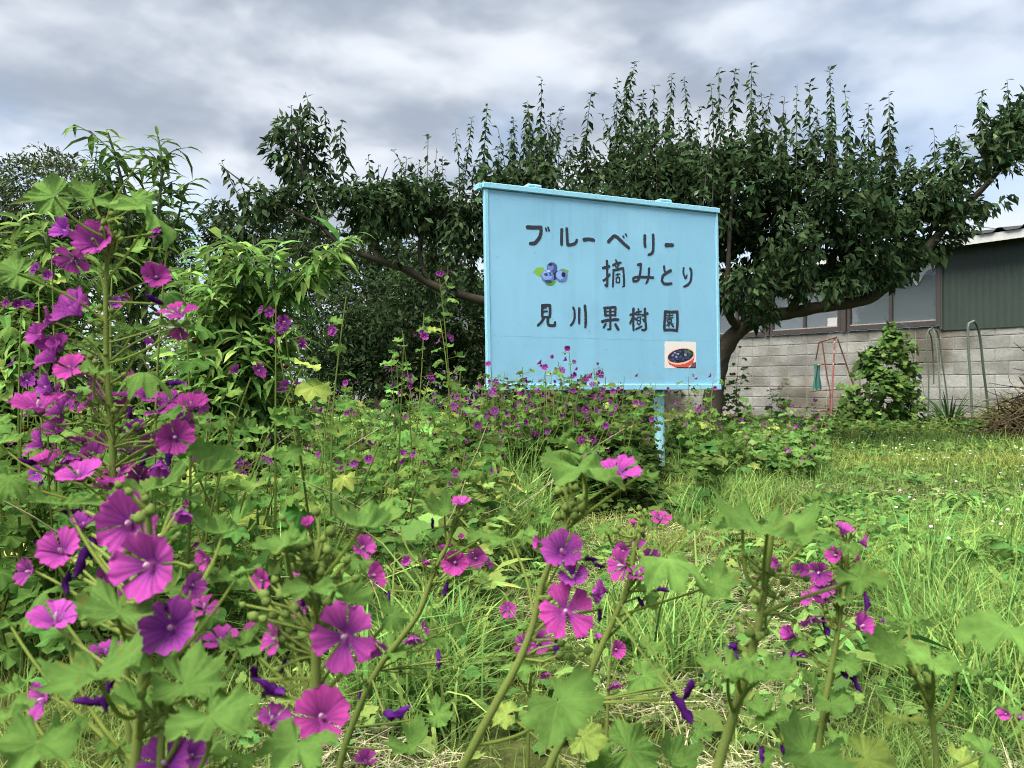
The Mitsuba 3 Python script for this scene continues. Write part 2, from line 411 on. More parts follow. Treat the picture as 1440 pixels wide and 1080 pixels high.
# far house seen through the tree
hs = thing('grey_house', 'grey gabled house glimpsed behind the tree, left of the blue sign', 'house')
hc = at(640, 400, 21)
gw, gd, gh, gr = 2.1, 6.0, 2.3, 1.4
prof2 = Polygon([(-gw, 0), (gw, 0), (gw, gh), (0, gh + gr), (-gw, gh)])
m = trimesh.creation.extrude_polygon(prof2, gd, engine='earcut')
v = np.array(m.vertices); v = np.stack([v[:, 0], v[:, 2], v[:, 1]], 1)
a_ = math.radians(24); Rz = np.array([[math.cos(a_), -math.sin(a_), 0], [math.sin(a_), math.cos(a_), 0], [0, 0, 1]])
put(hs + '__wall', (v @ Rz.T + [hc[0], hc[1], 0], np.array(m.faces)[:, ::-1]), 'house_wall')
for sg in (-1, 1):
    e0, e1 = np.array([0, gh + gr + .08]), np.array([sg * (gw + .35), gh - .2])
    d_ = unit(e1 - e0); nn = np.array([-d_[1], d_[0]]) * sg * 0.10
    P = Polygon([e0, e1, e1 + nn, e0 + nn + [0, .04]])
    m = trimesh.creation.extrude_polygon(P, gd + .6, engine='earcut')
    v = np.array(m.vertices); v = np.stack([v[:, 0], v[:, 2] - .3, v[:, 1]], 1)
    put(hs + '__roof', (v @ Rz.T + [hc[0], hc[1], 0], np.array(m.faces)[:, ::-1]), 'house_roof')


# ------------------------------------------------------------------ the sign
SA = np.array([-0.1527, 4.72, 0.594]); SU = np.array([0.918, 0.3966, 0.0]); SN = np.array([0.3966, -0.918, 0.0]); SH = np.array([-0.018, 0, 1.0])
SW, SHT = 1.765, 1.25


def sp(u, w, o):
    """Sign coordinates: along its foot, up (the board leans a degree), out of its face."""
    u, w, o = np.broadcast_arrays(np.asarray(u, float), np.asarray(w, float), np.asarray(o, float))
    return SA + (u - 0.018 * w + 0.0)[..., None] * SU + w[..., None] * np.array([0, 0, 1.0]) + o[..., None] * SN


def sbox(u0, u1, w0, w1, o0, o1, bevel=0.0):
    v, f = box((u0 + u1) / 2, (w0 + w1) / 2, (o0 + o1) / 2, u1 - u0, w1 - w0, o1 - o0, bevel)
    return sp(v[:, 0], v[:, 1], v[:, 2]), f


def splate(poly, o0, o1):
    """A flat shape given in the board's own metres (u already measured on the leaning board), as a thin raised plate."""
    out = []
    for gm in getattr(poly, 'geoms', [poly]):
        m = trimesh.creation.extrude_polygon(gm, o1 - o0, engine='earcut')
        v, f = np.array(m.vertices), np.array(m.faces)
        out.append((SA + v[:, :1] * SU + v[:, 1:2] * np.array([0, 0, 1.0]) + (o0 + v[:, 2:]) * SN, f))
    return boxes(*out)


sg = thing('farm_signboard', 'light blue painted signboard on two posts with black hand-brushed lettering', 'signboard')
put(sg + '__board', sbox(0.0, SW, 0.322, SHT - .03, -0.02, 0.0), 'sign_blue')
put(sg + '__board', sbox(0.0, SW, 0.012, 0.3212, -0.0203, -0.0003), 'sign_blue', label='lower board, joined by a fine seam')
put(sg + '__backing', sbox(0.02, SW - .02, 0.03, SHT - .06, -0.06, -0.022), 'dark_metal')
put(sg + '__top_rail', sbox(-0.010, SW + 0.008, SHT - 0.024, SHT + 0.010, -0.05, 0.018, 0.003), 'sign_trim')
put(sg + '__rail_end', sbox(-0.034, -0.013, SHT - 0.030, SHT + 0.006, -0.075, 0.0, 0.003), 'sign_trim')
put(sg + '__bottom_rail', sbox(-0.002, SW + 0.002, -0.014, 0.026, -0.05, 0.012, 0.003), 'sign_trim')
put(sg + '__side_trim', sbox(0.002, 0.026, 0.027, SHT - 0.027, -0.018, 0.007, 0.002), 'sign_trim')
put(sg + '__side_trim', sbox(SW - 0.022, SW - 0.002, 0.027, SHT - 0.027, -0.018, 0.007, 0.002), 'sign_trim')
for uu in (0.34, 1.325):
    b0 = sp(uu, -0.6, -0.11); b0[2] = -0.15
    top = sp(uu, SHT + .035, -0.11)
    c_ = tube(np.array([b0, sp(uu, .3, -0.11), top]), 0.036, 14, cap=True)
    put(sg + '__post', c_[:2], 'flaking_paint', smooth=40)
    put(sg + '__post_cap', sbox(uu - .05, uu + .05, SHT + 0.011, SHT + 0.032, -0.10, 0.012, 0.006), 'sign_trim')
STROKES = {"bu":[[8.6,[[273,1010],[323,1012],[364,1016],[366,992],[357,956],[333,924],[318,912],[292,909]]],[4.7,[[399,1012],[404,997]]],[4.7,[[415,1020],[422,1001]]]],"ru":[[7.3,[[513,1014],[511,972],[511,919]]],[7.3,[[548,1022],[552,971],[556,918],[583,922],[616,940],[621,956]]]],"bar":[[9.0,[[677,962],[715,967],[748,963]]]],"be":[[8.6,[[858,962],[885,991],[903,1004],[921,997],[969,961],[1012,932]]],[4.3,[[968,1007],[975,998]]],[4.3,[[988,1022],[996,1010]]]],"ri":[[7.7,[[1138,1022],[1137,987],[1141,950]]],[7.3,[[1204,1032],[1206,983],[1204,927],[1197,912],[1169,897]]]],"bar2":[[10.3,[[1311,972],[1362,975]]]],"tsumi":[[6.4,[[845,834],[847,784],[848,693],[845,668],[835,675]]],[7.3,[[817,787],[861,799]]],[6.0,[[819,705],[848,725],[866,747]]],[5.1,[[914,843],[924,825]]],[5.6,[[892,810],[921,823],[951,829]]],[4.3,[[907,813],[914,800]]],[4.3,[[936,819],[924,796]]],[5.6,[[895,773],[892,719],[890,668]]],[6.0,[[895,776],[932,784],[967,794],[972,769],[975,723],[977,677],[964,672]]],[3.8,[[914,747],[943,753]]],[3.4,[[929,757],[928,730]]],[3.8,[[915,727],[916,697],[940,698],[942,730],[915,727]]]],"mi":[[6.8,[[1085,824],[1107,830],[1104,786],[1096,743],[1077,715],[1050,711],[1047,729],[1077,742],[1148,744],[1203,745]]],[6.0,[[1172,804],[1169,757],[1161,724],[1148,702]]]],"to":[[6.0,[[1292,825],[1297,797],[1306,779]]],[7.3,[[1345,800],[1308,779],[1280,754],[1275,730],[1297,707],[1351,713]]]],"ri2":[[5.6,[[1453,823],[1450,792],[1459,768],[1467,754],[1479,776]]],[6.4,[[1508,823],[1518,800],[1516,757],[1496,718],[1456,697]]]],"ken":[[6.4,[[375,524],[375,449]]],[6.8,[[375,521],[427,526],[430,504],[427,453]]],[5.1,[[379,449],[427,453]]],[4.7,[[379,484],[408,488]]],[3.2,[[379,506],[403,509]]],[6.4,[[384,441],[367,418],[343,396]]],[6.8,[[415,448],[413,424],[418,402],[442,397],[462,402],[464,419]]]],"kawa":[[6.0,[[596,517],[605,493],[606,457],[596,426],[578,405]]],[6.0,[[640,514],[639,467],[639,418]]],[6.8,[[681,532],[686,482],[687,438],[683,393]]]],"ka":[[6.8,[[829,524],[834,476]]],[6.8,[[826,524],[910,532],[908,479]]],[5.1,[[837,477],[908,481]]],[3.8,[[839,502],[905,505]]],[6.4,[[870,525],[871,453],[871,389],[852,386]]],[7.3,[[811,435],[868,448],[931,452]]],[5.6,[[837,420],[821,397]]],[7.3,[[910,418],[931,388]]]],"ju":[[6.8,[[1049,527],[1047,457],[1050,386]]],[6.4,[[1025,487],[1069,497]]],[5.6,[[1044,471],[1023,431]]],[4.3,[[1058,467],[1071,453]]],[4.7,[[1088,528],[1090,491]]],[4.3,[[1071,507],[1109,513]]],[3.8,[[1077,488],[1107,493]]],[3.8,[[1077,470],[1107,475],[1101,452],[1079,449],[1077,470]]],[3.8,[[1079,435],[1088,424]]],[3.8,[[1104,443],[1096,422]]],[4.7,[[1069,393],[1115,413]]],[6.8,[[1139,530],[1142,460],[1148,400],[1131,388],[1117,390]]],[6.8,[[1120,488],[1159,501]]],[4.7,[[1123,460],[1134,446]]]],"en":[[7.7,[[1303,518],[1297,456],[1294,390]]],[7.7,[[1303,518],[1348,517],[1399,521],[1402,460],[1396,391]]],[6.8,[[1297,393],[1348,396],[1396,391]]],[3.8,[[1336,505],[1336,472]]],[3.8,[[1317,492],[1362,496]]],[3.4,[[1311,475],[1365,480]]],[3.4,[[1317,462],[1351,467],[1353,451],[1320,448],[1317,462]]],[3.8,[[1339,446],[1314,424]]],[3.8,[[1334,436],[1331,415]]],[4.7,[[1342,444],[1368,418]]],[3.0,[[1351,430],[1365,439]]]]}
for name in STROKES:
    parts = []
    for wd, P in STROKES[name]:
        P = np.array(P) / 1000.0
        n = 4 * len(P)
        s_ = np.r_[0, np.cumsum(np.linalg.norm(np.diff(P, axis=0), axis=1))]
        C = curve(P, n) if len(P) > 2 else np.stack([np.interp(np.linspace(0, s_[-1], n), s_, P[:, k]) for k in (0, 1)], 1)
        seed = len(parts) * 3.7 + P[0, 0] * 50
        # brush: pressed at both ends, thinner between
        rr = wd / 1000.0 * 1.38 * (1.0 + 0.05 * np.sin(np.linspace(0, 1, n) * 3 + seed))
        if s_[-1] > .05:
            rr = rr * np.interp(np.linspace(0, 1, n), [0, .12, .55, .85, 1], [1.06, 1.0, .95, 1.0 + .08 * math.sin(seed), .70 + .28 * abs(math.sin(seed * 1.3))])
        for i in range(n - 1):
            h = union_all([Point(*C[i]).buffer(rr[i], 6), Point(*C[i + 1]).buffer(rr[i + 1], 6)]).convex_hull
            parts.append(h)
    poly = union_all(parts).simplify(0.0006)
    put(sg + '__letter', splate(poly, 0.0006, 0.0022), 'ink')


def mm(P):
    return Polygon(np.array(P) / 1000.0)


def paint(mesh, col, kind_fn=None):
    v, f = mesh
    c = np.tile(np.asarray(col, float), (len(v), 1))
    return v, f, c


# printed blueberries: flat shapes of different colours
def disc(cx, cy, rx, ry=None, rot=0.0):
    from shapely import affinity
    d = affinity.scale(Point(0, 0).buffer(1.0, 16), rx / 1000, (ry or rx) / 1000)
    return affinity.translate(affinity.rotate(d, rot), cx / 1000, cy / 1000)


lay = [(mm([(309, 730), (325, 750), (345, 761), (386, 763), (393, 740), (371, 699), (347, 706)]), (0.16, 0.36, 0.06)),
       (mm([(391, 672), (404, 655), (430, 648), (454, 655), (474, 678), (454, 695)]), (0.08, 0.24, 0.03)),
       (mm([(498, 759), (515, 766), (540, 763), (563, 752), (553, 725), (518, 743)]), (0.14, 0.32, 0.06)),
       (disc(456, 725, 34, 36), (0.018, 0.02, 0.06)), (disc(444, 766, 37, 34), (0.05, 0.07, 0.22)), (disc(432, 768, 22, 20), (0.13, 0.20, 0.48)),
       (disc(412, 709, 44, 42), (0.10, 0.16, 0.42)), (disc(408, 716, 35, 32), (0.20, 0.32, 0.66)), (disc(416, 678, 26, 10), (0.03, 0.05, 0.17)),
       (disc(511, 718, 42, 38), (0.09, 0.16, 0.42)), (disc(500, 722, 28, 28), (0.20, 0.33, 0.66)),
       (disc(430, 786, 14, 8), (0.02, 0.02, 0.06)), (disc(400, 720, 13, 9), (0.03, 0.05, 0.2)), (disc(430, 724, 8, 12), (0.04, 0.07, 0.26)), (disc(523, 726, 14, 16), (0.01, 0.012, 0.03)), (disc(418, 742, 12, 5), (0.5, 0.62, 0.85))]
bp = []
for i, (po, co) in enumerate(lay):
    v, f, c = paint(splate(po, 0.0004, 0.0008 + 0.0003 * i), co)
    c = c * (0.85 + 0.3 * meshkit.noise(v * 60)[:, None])
    bp.append((v, f, c))
put(sg + '__berry_print', join(bp), 'print', label='printed picture of blueberries with green leaves')
# small photo sticker: bowl of berries
st = [(Polygon([(1.297, .134), (1.557, .134), (1.557, .318), (1.297, .317)]), (0.62, 0.60, 0.60))]
st += [(mm([(1318, 196), (1333, 160), (1390, 136), (1480, 136), (1530, 168), (1545, 215), (1545, 240)]), (0.46, 0.07, 0.055)),
       (mm([(1500, 136), (1556, 136), (1556, 180), (1530, 172)]), (0.11, 0.06, 0.09)),
       (mm([(1395, 135), (1555, 135), (1555, 142), (1395, 142)]), (0.02, 0.015, 0.02)),
       (disc(1430, 217, 116, 56, 9), (0.72, 0.42, 0.33)), (disc(1429, 220, 107, 47, 9), (0.015, 0.017, 0.032))]
r_ = np.random.default_rng(3)
for k in range(58):
    a, q = r_.random() * 6.28, math.sqrt(r_.random())
    x0, y0 = 98 * q * math.cos(a), 40 * q * math.sin(a)
    st.append((disc(1429 + x0, 220 + y0 + 0.15 * x0, 8.5 + 3 * r_.random(), 6.5), [(0.03, 0.04, 0.11), (0.05, 0.07, 0.17), (0.02, 0.025, 0.06), (0.22, 0.26, 0.38)][r_.choice(4, p=[.4, .25, .2, .15])]))
for k in range(7):
    st.append((disc(1495 + 22 * r_.normal() * .6, 247 + 8 * r_.normal() * .6, 12, 5, 40 * r_.normal()), (0.07, 0.12, 0.04)))
bp = [paint(splate(po, 0.0004, 0.0010 + 0.00006 * i), co) for i, (po, co) in enumerate(st)]
put(sg + '__bowl_sticker', join(bp), 'print', label='small square picture of a red bowl full of blueberries')

# ------------------------------------------------------------------ things along the wall
ld = thing('orchard_stepladder', 'rusty red tubular orchard stepladder leaning by the block wall beside the leafy vine', 'ladder')
LY = 11.0
A1, A2 = at(1155, 480, LY), at(1177, 474, LY)
put(ld + '__top_bar', tube(np.array([A1 - (A2 - A1) * .08, A2]), 0.013, 8)[:2], 'rusty_red', smooth=40)
put(ld + '__rail', tube(np.array([at(1156, 480, LY), at(1163, 530, LY), at(1167, 548, LY), at(1169, 600, LY - .05)]), 0.0105, 8)[:2], 'rusty_red', smooth=40)
put(ld + '__rail', tube(np.array([at(1177, 474, LY), at(1187, 503, LY + .03), at(1205, 556, LY + .06), at(1217, 600, LY + .1)]), 0.0105, 8)[:2], 'rusty_red', smooth=40)
put(ld + '__prop', tube(np.array([at(1174, 477, LY + .03), at(1172, 515, LY - .2), at(1168, 600, LY - .55)]), 0.0125, 8)[:2], 'rusty_red', smooth=40)
put(ld + '__spreader', tube(np.array([at(1152, 481, LY), at(1149, 497, LY + .05), at(1147, 507, LY + .1)]), 0.009, 8)[:2], 'rusty_red', smooth=40)
for (x0, y0, x1, y1) in ((1149, 513, 1190, 511), (1140, 550, 1202, 546), (1146, 578, 1212, 576)):
    put(ld + '__rung', tube(np.array([at(x0, y0, LY), at(x1, y1, LY)]), 0.009, 8)[:2], 'rusty_red', smooth=40)
n_ = 9
tw = np.linspace(0, 1, n_)
rows = []
for j, zt in enumerate(np.linspace(0, 1, 7)):
    px_ = 1144 + 10 * tw + 1.5 * np.sin(zt * 5 + tw * 3)
    rows.append(np.array([at(px_[k], 512 + 36 * zt + 2 * math.sin(k * 2.1) * zt, LY + 0.02 + .018 * math.sin(k * 1.7 + zt)) for k in range(n_)]))
V = np.vstack(rows); gi = np.arange(7 * n_).reshape(7, n_)
q = np.stack([gi[:-1, :-1], gi[1:, :-1], gi[1:, 1:], gi[:-1, 1:]], -1).reshape(-1, 4)
tp = thing('folded_tarp', 'narrow dark teal tarp hanging from the rung of the red stepladder', 'tarp')
scene[tp] = mikit.ply((V, np.vstack([q[:, [0, 1, 2]], q[:, [0, 2, 3]]])), 'teal_sheet', smooth=True)
for nm, pipes, lab in (
        (0, [[(1304, 600, 11.0), (1306, 540, 11.0), (1303, 475, 11.0), (1309, 461, 11.0), (1315, 463, 11.0), (1319, 470, 11.05), (1325, 510, 11.1), (1332, 560, 11.15), (1335, 600, 11.2)],
             [(1324, 598, 10.8), (1321, 540, 10.85), (1316, 478, 10.95), (1312, 463, 11.0), (1308, 462, 11.05), (1310, 476, 11.3), (1313, 540, 11.5)]], 'pair of thin crossed green garden hoops between the leafy vine and the thicker hoop'),
        (1, [[(1368, 606, 9.9), (1365, 540, 9.9), (1361, 466, 9.9), (1362, 455, 9.9), (1367, 451, 9.9), (1373, 456, 9.95), (1377, 468, 10.0), (1383, 520, 10.1), (1389, 570, 10.2), (1391, 604, 10.25)]], 'thick grey green garden hoop standing in front of the wall under the siding')):
    h = thing('garden_hoop', lab, 'plant support', 'garden hoops by the wall')
    for P in pipes:
        put(h + '__pipe', tube(curve([at(*p) for p in P], 40), 0.0105 if nm == 0 else 0.016, 8)[:2], 'hoop_green', smooth=40)

# heap of cut branches
bh = thing('branch_heap', 'heap of cut brown branches and twigs on the grass at the right edge', 'heap')
r_ = np.random.default_rng(19)
hc = np.array([6.30, 8.45, 0.0])
TW = []
for k in range(900):
    a = r_.random() * 6.283; q = math.sqrt(r_.random())
    p0 = hc + [1.0 * q * math.cos(a), 0.75 * q * math.sin(a), 0.0]
    hgt = 0.72 * (1 - q ** 2) + 0.04
    p0[2] = r_.random() ** 0.6 * hgt
    dd = unit(np.array([math.cos(a) * .7 + r_.normal() * .7, math.sin(a) * .7 + r_.normal() * .7, -0.45 + 0.55 * r_.normal()]))
    Ln = 0.25 + 0.45 * r_.random()
    p1 = p0 + dd * Ln * .5 + r_.normal(0, .03, 3); p2 = p0 + dd * Ln + r_.normal(0, .06, 3) - [0, 0, .05]
    P = curve([p0 - dd * Ln * .3, p0, p1, p2], 6); P[:, 2] = np.maximum(P[:, 2], 0.01)
    TW.append(tube(P, [0.007 + .006 * r_.random(), .003], 4, col=vary((0.075, 0.062, 0.050), 1, r_, .55, .06)[0]))
for m in TW[:60]:
    put(bh + '__branch', m, 'dry')
put(bh + '__twigs', join(TW[60:]), 'dry', kind='stuff')


def strap_plant(p, n, L, col, label, r, W=.028):
    k = thing('strap_leaved_plant', label, 'plant', 'strap leaved plants by the wall')
    for i in range(n):
        a = r.random() * 6.283; l = L * (0.6 + .5 * r.random()); d = np.array([math.cos(a), math.sin(a), 0]); b = 0.3 + .55 * r.random()
        t = np.linspace(0, 1, 6)
        C = p + d * (0.05 + l * b * (t ** 1.5)[:, None]) + np.array([0, 0, 1.0]) * (l * t * (1 - .45 * b * t))[:, None]
        w = W * np.array([.6, 1, 1, .8, .5, .03])[:, None] / 2
        s = np.cross(d, [0, 0, 1.0])
        v = np.vstack([C - s * w, C + s * w + [0, 0, .004]])
        i_ = np.arange(5)
        c = np.repeat(vary(col, 1, r, .25), 12, 0)
        put(k + '__leaf', (v, np.vstack([np.stack([i_, i_ + 1, i_ + 7], 1), np.stack([i_, i_ + 7, i_ + 6], 1)]), c), 'foliage')


r_ = np.random.default_rng(23)
strap_plant(at(1335, 600, 10.6) * [1, 1, 0], 42, 0.62, (0.045, 0.10, 0.035), 'dark green strap-leaved clump at the foot of the crossed hoops', r_)
strap_plant(at(1398, 606, 10.2) * [1, 1, 0], 34, 0.46, (0.12, 0.21, 0.04), 'yellow green strap-leaved clump at the foot of the thick hoop', r_, .034)
strap_plant(at(1425, 600, 9.3) * [1, 1, 0] , 30, 0.72, (0.07, 0.13, 0.045), 'strap-leaved clump rising behind the branch heap', r_)

# ------------------------------------------------------------------ trees and shrubs


def blob_points(blobs, n, r, shell=0.5, clump=3.0, thr=0.42, seed=0):
    """n points in ellipsoids (centre, radii), mostly towards the surface, gathered in clumps with gaps between them; also each one's outward direction."""
    B = np.array([np.r_[b[0], b[1]] for b in blobs], float)
    wgt = (B[:, 3] * B[:, 4] * B[:, 5]) ** 0.72
    pos, out = [], []
    have = 0
    while have < n:
        k = r.choice(len(B), size=n * 2, p=wgt / wgt.sum())
        u = unit(r.normal(size=(n * 2, 3)))
        q = r.random(n * 2) ** (1 / 3)
        q = shell + (1 - shell) * q
        lump = 0.78 + 0.44 * meshkit.noise(u * 2.6 + k[:, None] * 7.1, seed + 1)
        p = B[k, :3] + u * B[k, 3:] * (q * lump)[:, None]
        keep = (meshkit.fbm(p * clump, 2, seed) > thr) & (p[:, 2] > 0.03)
        pos.append(p[keep]); out.append(u[keep]); have += keep.sum()
    return np.vstack(pos)[:n], np.vstack(out)[:n]


def leafy(blobs, n, r, L, ar, col, tpl=T_OVAL, droop=0.5, shell=.45, clump=3.0, thr=.42, light=.3, seed=0, yellow=.15):
    p, o = blob_points(blobs, n, r, shell, clump, thr, seed)
    ax = unit(o * .8 + r.normal(0, .75, (n, 3)) + [0, 0, -droop])
    nm = unit(o * .5 + r.normal(0, .5, (n, 3)) + [0, 0, .9])
    l = L * np.exp(r.normal(0, .22, n))
    return scatter(p, ax, nm, l, l * ar, vary(col, n, r, light, yellow), tpl)


def P3(px, py, Y, rx, ry, rz=None):
    """An ellipsoid placed by its picture: centre pixel, distance, half-width and half-height in pixels there, half-depth in metres."""
    return at(px, py, Y), (rx / FPX * Y, rz if rz else rx / FPX * Y, ry / FPX * Y)


BARK = (0.040, 0.034, 0.030)
r_ = np.random.default_rng(31)
# --- the old plum tree behind the sign
ume = thing('plum_tree', 'wide dark green fruit tree with upright shoots spreading behind the blue sign', 'tree')
put(ume + '__trunk', tube(curve([at(1000, 640, 7.6), at(1003, 560, 7.6), at(1010, 515, 7.55), at(1026, 478, 7.5), at(1058, 452, 7.5), at(1085, 444, 7.5)], 22), [.12, .10, .095, .088, .075, .065], 12, BARK, bump=.22), 'woody', smooth=60)
limbs = [
    ([(1075, 446, 7.5), (1110, 440, 7.45), (1160, 431, 7.4), (1215, 422, 7.4), (1245, 405, 7.4), (1290, 366, 7.4), (1330, 318, 7.4), (1385, 262, 7.4), (1436, 205, 7.4)], [.065, .055, .05, .045, .03, .012]),
    ([(1060, 452, 7.5), (1082, 420, 7.7), (1086, 350, 7.9), (1092, 260, 8.0), (1095, 190, 8.0)], [.06, .05, .03, .01]),
    ([(1004, 520, 7.55), (960, 492, 7.5), (880, 470, 7.3), (790, 448, 7.1), (720, 430, 7.0), (680, 423, 6.95), (630, 409, 6.9), (601, 397, 6.9), (575, 381, 6.85), (533, 366, 6.8), (490, 351, 6.75), (443, 304, 6.7), (430, 268, 6.7), (422, 215, 6.7), (415, 165, 6.7)], [.085, .07, .055, .046, .042, .034, .022, .012, .006]),
    ([(1003, 530, 7.55), (960, 440, 7.8), (930, 350, 8.0), (900, 250, 8.1), (893, 170, 8.1)], [.07, .05, .03, .01]),
    ([(880, 468, 7.3), (840, 400, 7.5), (800, 310, 7.6), (770, 220, 7.6)], [.045, .03, .02, .008]),
    ([(720, 430, 7.0), (705, 370, 7.2), (690, 290, 7.3), (680, 215, 7.3)], [.035, .025, .015, .007]),
    ([(601, 397, 6.9), (590, 345, 6.95), (605, 290, 7.0), (612, 240, 7.0)], [.026, .02, .012, .006]),
    ([(533, 366, 6.8), (520, 330, 6.85), (530, 280, 6.9), (545, 235, 6.9)], [.022, .016, .01, .005]),
    ([(463, 322, 6.72), (400, 292, 6.6), (350, 262, 6.6), (310, 232, 6.6)], [.018, .012, .008, .004]),
    ([(1110, 440, 7.45), (1140, 380, 7.2), (1165, 290, 7.1), (1170, 200, 7.1)], [.04, .028, .016, .008]),
    ([(1180, 428, 7.4), (1150, 405, 7.1), (1130, 380, 7.0), (1110, 330, 6.9)], [.03, .02, .014, .008]),
    ([(1245, 405, 7.4), (1235, 340, 7.6), (1250, 260, 7.7), (1252, 190, 7.7)], [.03, .022, .014, .006]),
    ([(1040, 462, 7.5), (1020, 420, 7.2), (1025, 350, 7.1), (1035, 240, 7.1)], [.04, .03, .018, .008]),
    ([(1105, 442, 7.45), (1118, 418, 7.3), (1135, 405, 7.3), (1152, 415, 7.3)], [.02, .016, .012, .01]),
]
for P, rad in limbs:
    put(ume + '__limb', tube(curve([at(*p) for p in P], 8 + 4 * len(P)), rad, 8, BARK, bump=.2, seed=len(P)), 'woody', smooth=60)
tips = [(430, 132, 6.7), (410, 150, 6.7), (455, 152, 6.7), (482, 170, 6.75), (392, 185, 6.7), (465, 205, 6.7), (312, 228, 6.6), (335, 250, 6.6), (362, 248, 6.6), (385, 262, 6.6), (518, 218, 6.8), (532, 232, 6.8), (552, 210, 6.9), (572, 222, 6.9), (602, 188, 7.0), (590, 228, 7), (622, 222, 7.0),
        (640, 182, 7.2), (664, 165, 7.2), (685, 150, 7.2), (700, 180, 7.3), (722, 165, 7.3), (742, 150, 7.4), (762, 110, 7.5), (775, 160, 7.4), (790, 150, 7.5), (806, 188, 7.5), (832, 128, 7.7), (846, 160, 7.6), (868, 112, 7.8), (894, 86, 7.9), (905, 130, 7.9), (921, 120, 7.9), (945, 103, 8), (962, 110, 8.0), (984, 150, 7.9),
        (1011, 95, 7.6), (1034, 96, 7.4), (1056, 88, 7.5), (1070, 130, 7.5), (1085, 130, 7.8), (1104, 155, 7.5), (1121, 118, 7.5), (1139, 116, 7.3), (1166, 93, 7.2), (1187, 124, 7.3), (1222, 146, 7.5), (1250, 130, 7.6), (1279, 206, 7.5), (1313, 182, 7.4), (1346, 175, 7.4), (1383, 126, 7.4), (1416, 112, 7.4), (1434, 132, 7.4), (1465, 110, 7.4)]
lv, tw = [], []
more = []
for (px, py, Y) in tips:
    for j in range(2 if 620 < px < 1270 else 1 if px < 620 or px > 1340 else 0):
        more.append((px + r_.normal() * 19, py + 18 + (60 if px < 1270 else 25) * r_.random(), Y + r_.normal() * .35))
for (px, py, Y) in tips + more:
    long = px > 600
    ln = (70 + 35 * r_.random()) if px > 1290 else (120 + 95 * r_.random()) if long else (45 + 35 * r_.random())
    base = at(px + r_.normal() * 9 + (25 if px < 400 else 0), py + ln, Y + .15 * r_.normal())
    tip = at(px, py, Y)
    base = base + [.05 * r_.normal(), .05 * r_.normal(), 0]
    thick, big = .55 + .5 * r_.random(), .8 + .35 * r_.random()
    C = curve([base, (base + tip) / 2 + r_.normal(0, .025, 3), tip], 16)
    tw.append(tube(C, [.006, .0022], 4, (0.055, 0.06, 0.032)))
    ll = np.linalg.norm(tip - base)
    n = int(ll / 0.0150)
    t = np.linspace(0.0, 1.0, n)
    p = np.stack([np.interp(t, np.linspace(0, 1, 16), C[:, k]) for k in range(3)], 1)
    a = np.arange(n) * 2.4 + r_.random() * 6
    dirn = np.stack([np.cos(a), np.sin(a), -0.75 + .9 * (t > .93) + r_.normal(0, .25, n)], 1)
    l = 0.100 * big * (1 - .45 * t ** 3) * np.exp(r_.normal(0, .18, n))
    nm = unit(np.stack([np.cos(a) * .5, np.sin(a) * .5, np.ones(n)], 1) + r_.normal(0, .35, (n, 3)))
    keep = r_.random(n) < thick
    lv.append(scatter(p[keep], dirn[keep], nm[keep], l[keep], (l * .46)[keep], vary((0.044, 0.076, 0.040), n, r_, .3, .14)[keep], T_OVAL))
put(ume + '__shoots', join(tw), 'woody', kind='stuff')
body = [P3(415, 213, 6.7, 38, 48, .3), P3(360, 283, 6.6, 48, 22, .25), P3(450, 293, 6.7, 55, 40, .35), P3(525, 298, 6.8, 52, 48, .4), P3(590, 293, 6.9, 48, 48, .4), P3(640, 320, 7.1, 40, 50, .5), P3(690, 290, 7.2, 50, 57, .6), P3(755, 285, 7.4, 52, 50, .7),
        P3(830, 280, 7.6, 62, 57, .8), P3(905, 260, 7.9, 62, 67, .9), P3(975, 280, 7.9, 55, 64, .9), P3(1045, 270, 7.5, 60, 74, .8), P3(1110, 300, 7.4, 60, 67, .8), P3(1175, 290, 7.2, 55, 64, .7), P3(1235, 305, 7.5, 55, 54, .7), P3(1300, 320, 7.4, 55, 37, .55),
        P3(1360, 275, 7.4, 50, 30, .45), P3(1415, 235, 7.4, 45, 30, .4), P3(1060, 340, 7.3, 70, 55, .7), P3(1150, 350, 7.2, 75, 55, .7), P3(1235, 345, 7.3, 70, 50, .6), P3(1300, 335, 7.4, 45, 35, .5), P3(1045, 400, 7.1, 38, 40, .4), P3(1150, 395, 7.0, 60, 28, .4), P3(1072, 440, 7.2, 25, 20, .2),
        P3(760, 330, 7.4, 90, 60, .6), P3(860, 330, 7.6, 90, 60, .7), P3(960, 340, 7.7, 80, 70, .8), P3(1465, 190, 7.4, 40, 34, .4), P3(1215, 390, 7.2, 45, 22, .35), P3(1335, 300, 7.4, 40, 34, .4), P3(1385, 245, 7.4, 36, 34, .35), P3(1430, 190, 7.4, 34, 36, .35)]
lv.append(leafy(body[:6], 3300, r_, .084, .45, (0.044, 0.076, 0.040), droop=.75, shell=.0, clump=3.8, thr=.48, light=.36, seed=6))
lv.append(leafy(body[6:], 22000, r_, .086, .45, (0.036, 0.064, 0.034), droop=.75, shell=.25, clump=2.8, thr=.45, light=.33, seed=4))
up = [P3(px_ + 8 * r_.normal(), 243 + 12 * r_.normal(), Y_, 30, 48, .35) for px_, Y_ in ((690, 7.2), (760, 7.4), (845, 7.7), (895, 7.9), (940, 7.9), (975, 8.0), (1015, 7.6), (1050, 7.5), (1090, 7.6), (1130, 7.4), (1165, 7.2), (1215, 7.5))]
lv.append(leafy(up, 2600, r_, .088, .45, (0.042, 0.072, 0.038), droop=.8, shell=.0, clump=3.2, thr=.47, light=.36, seed=14))
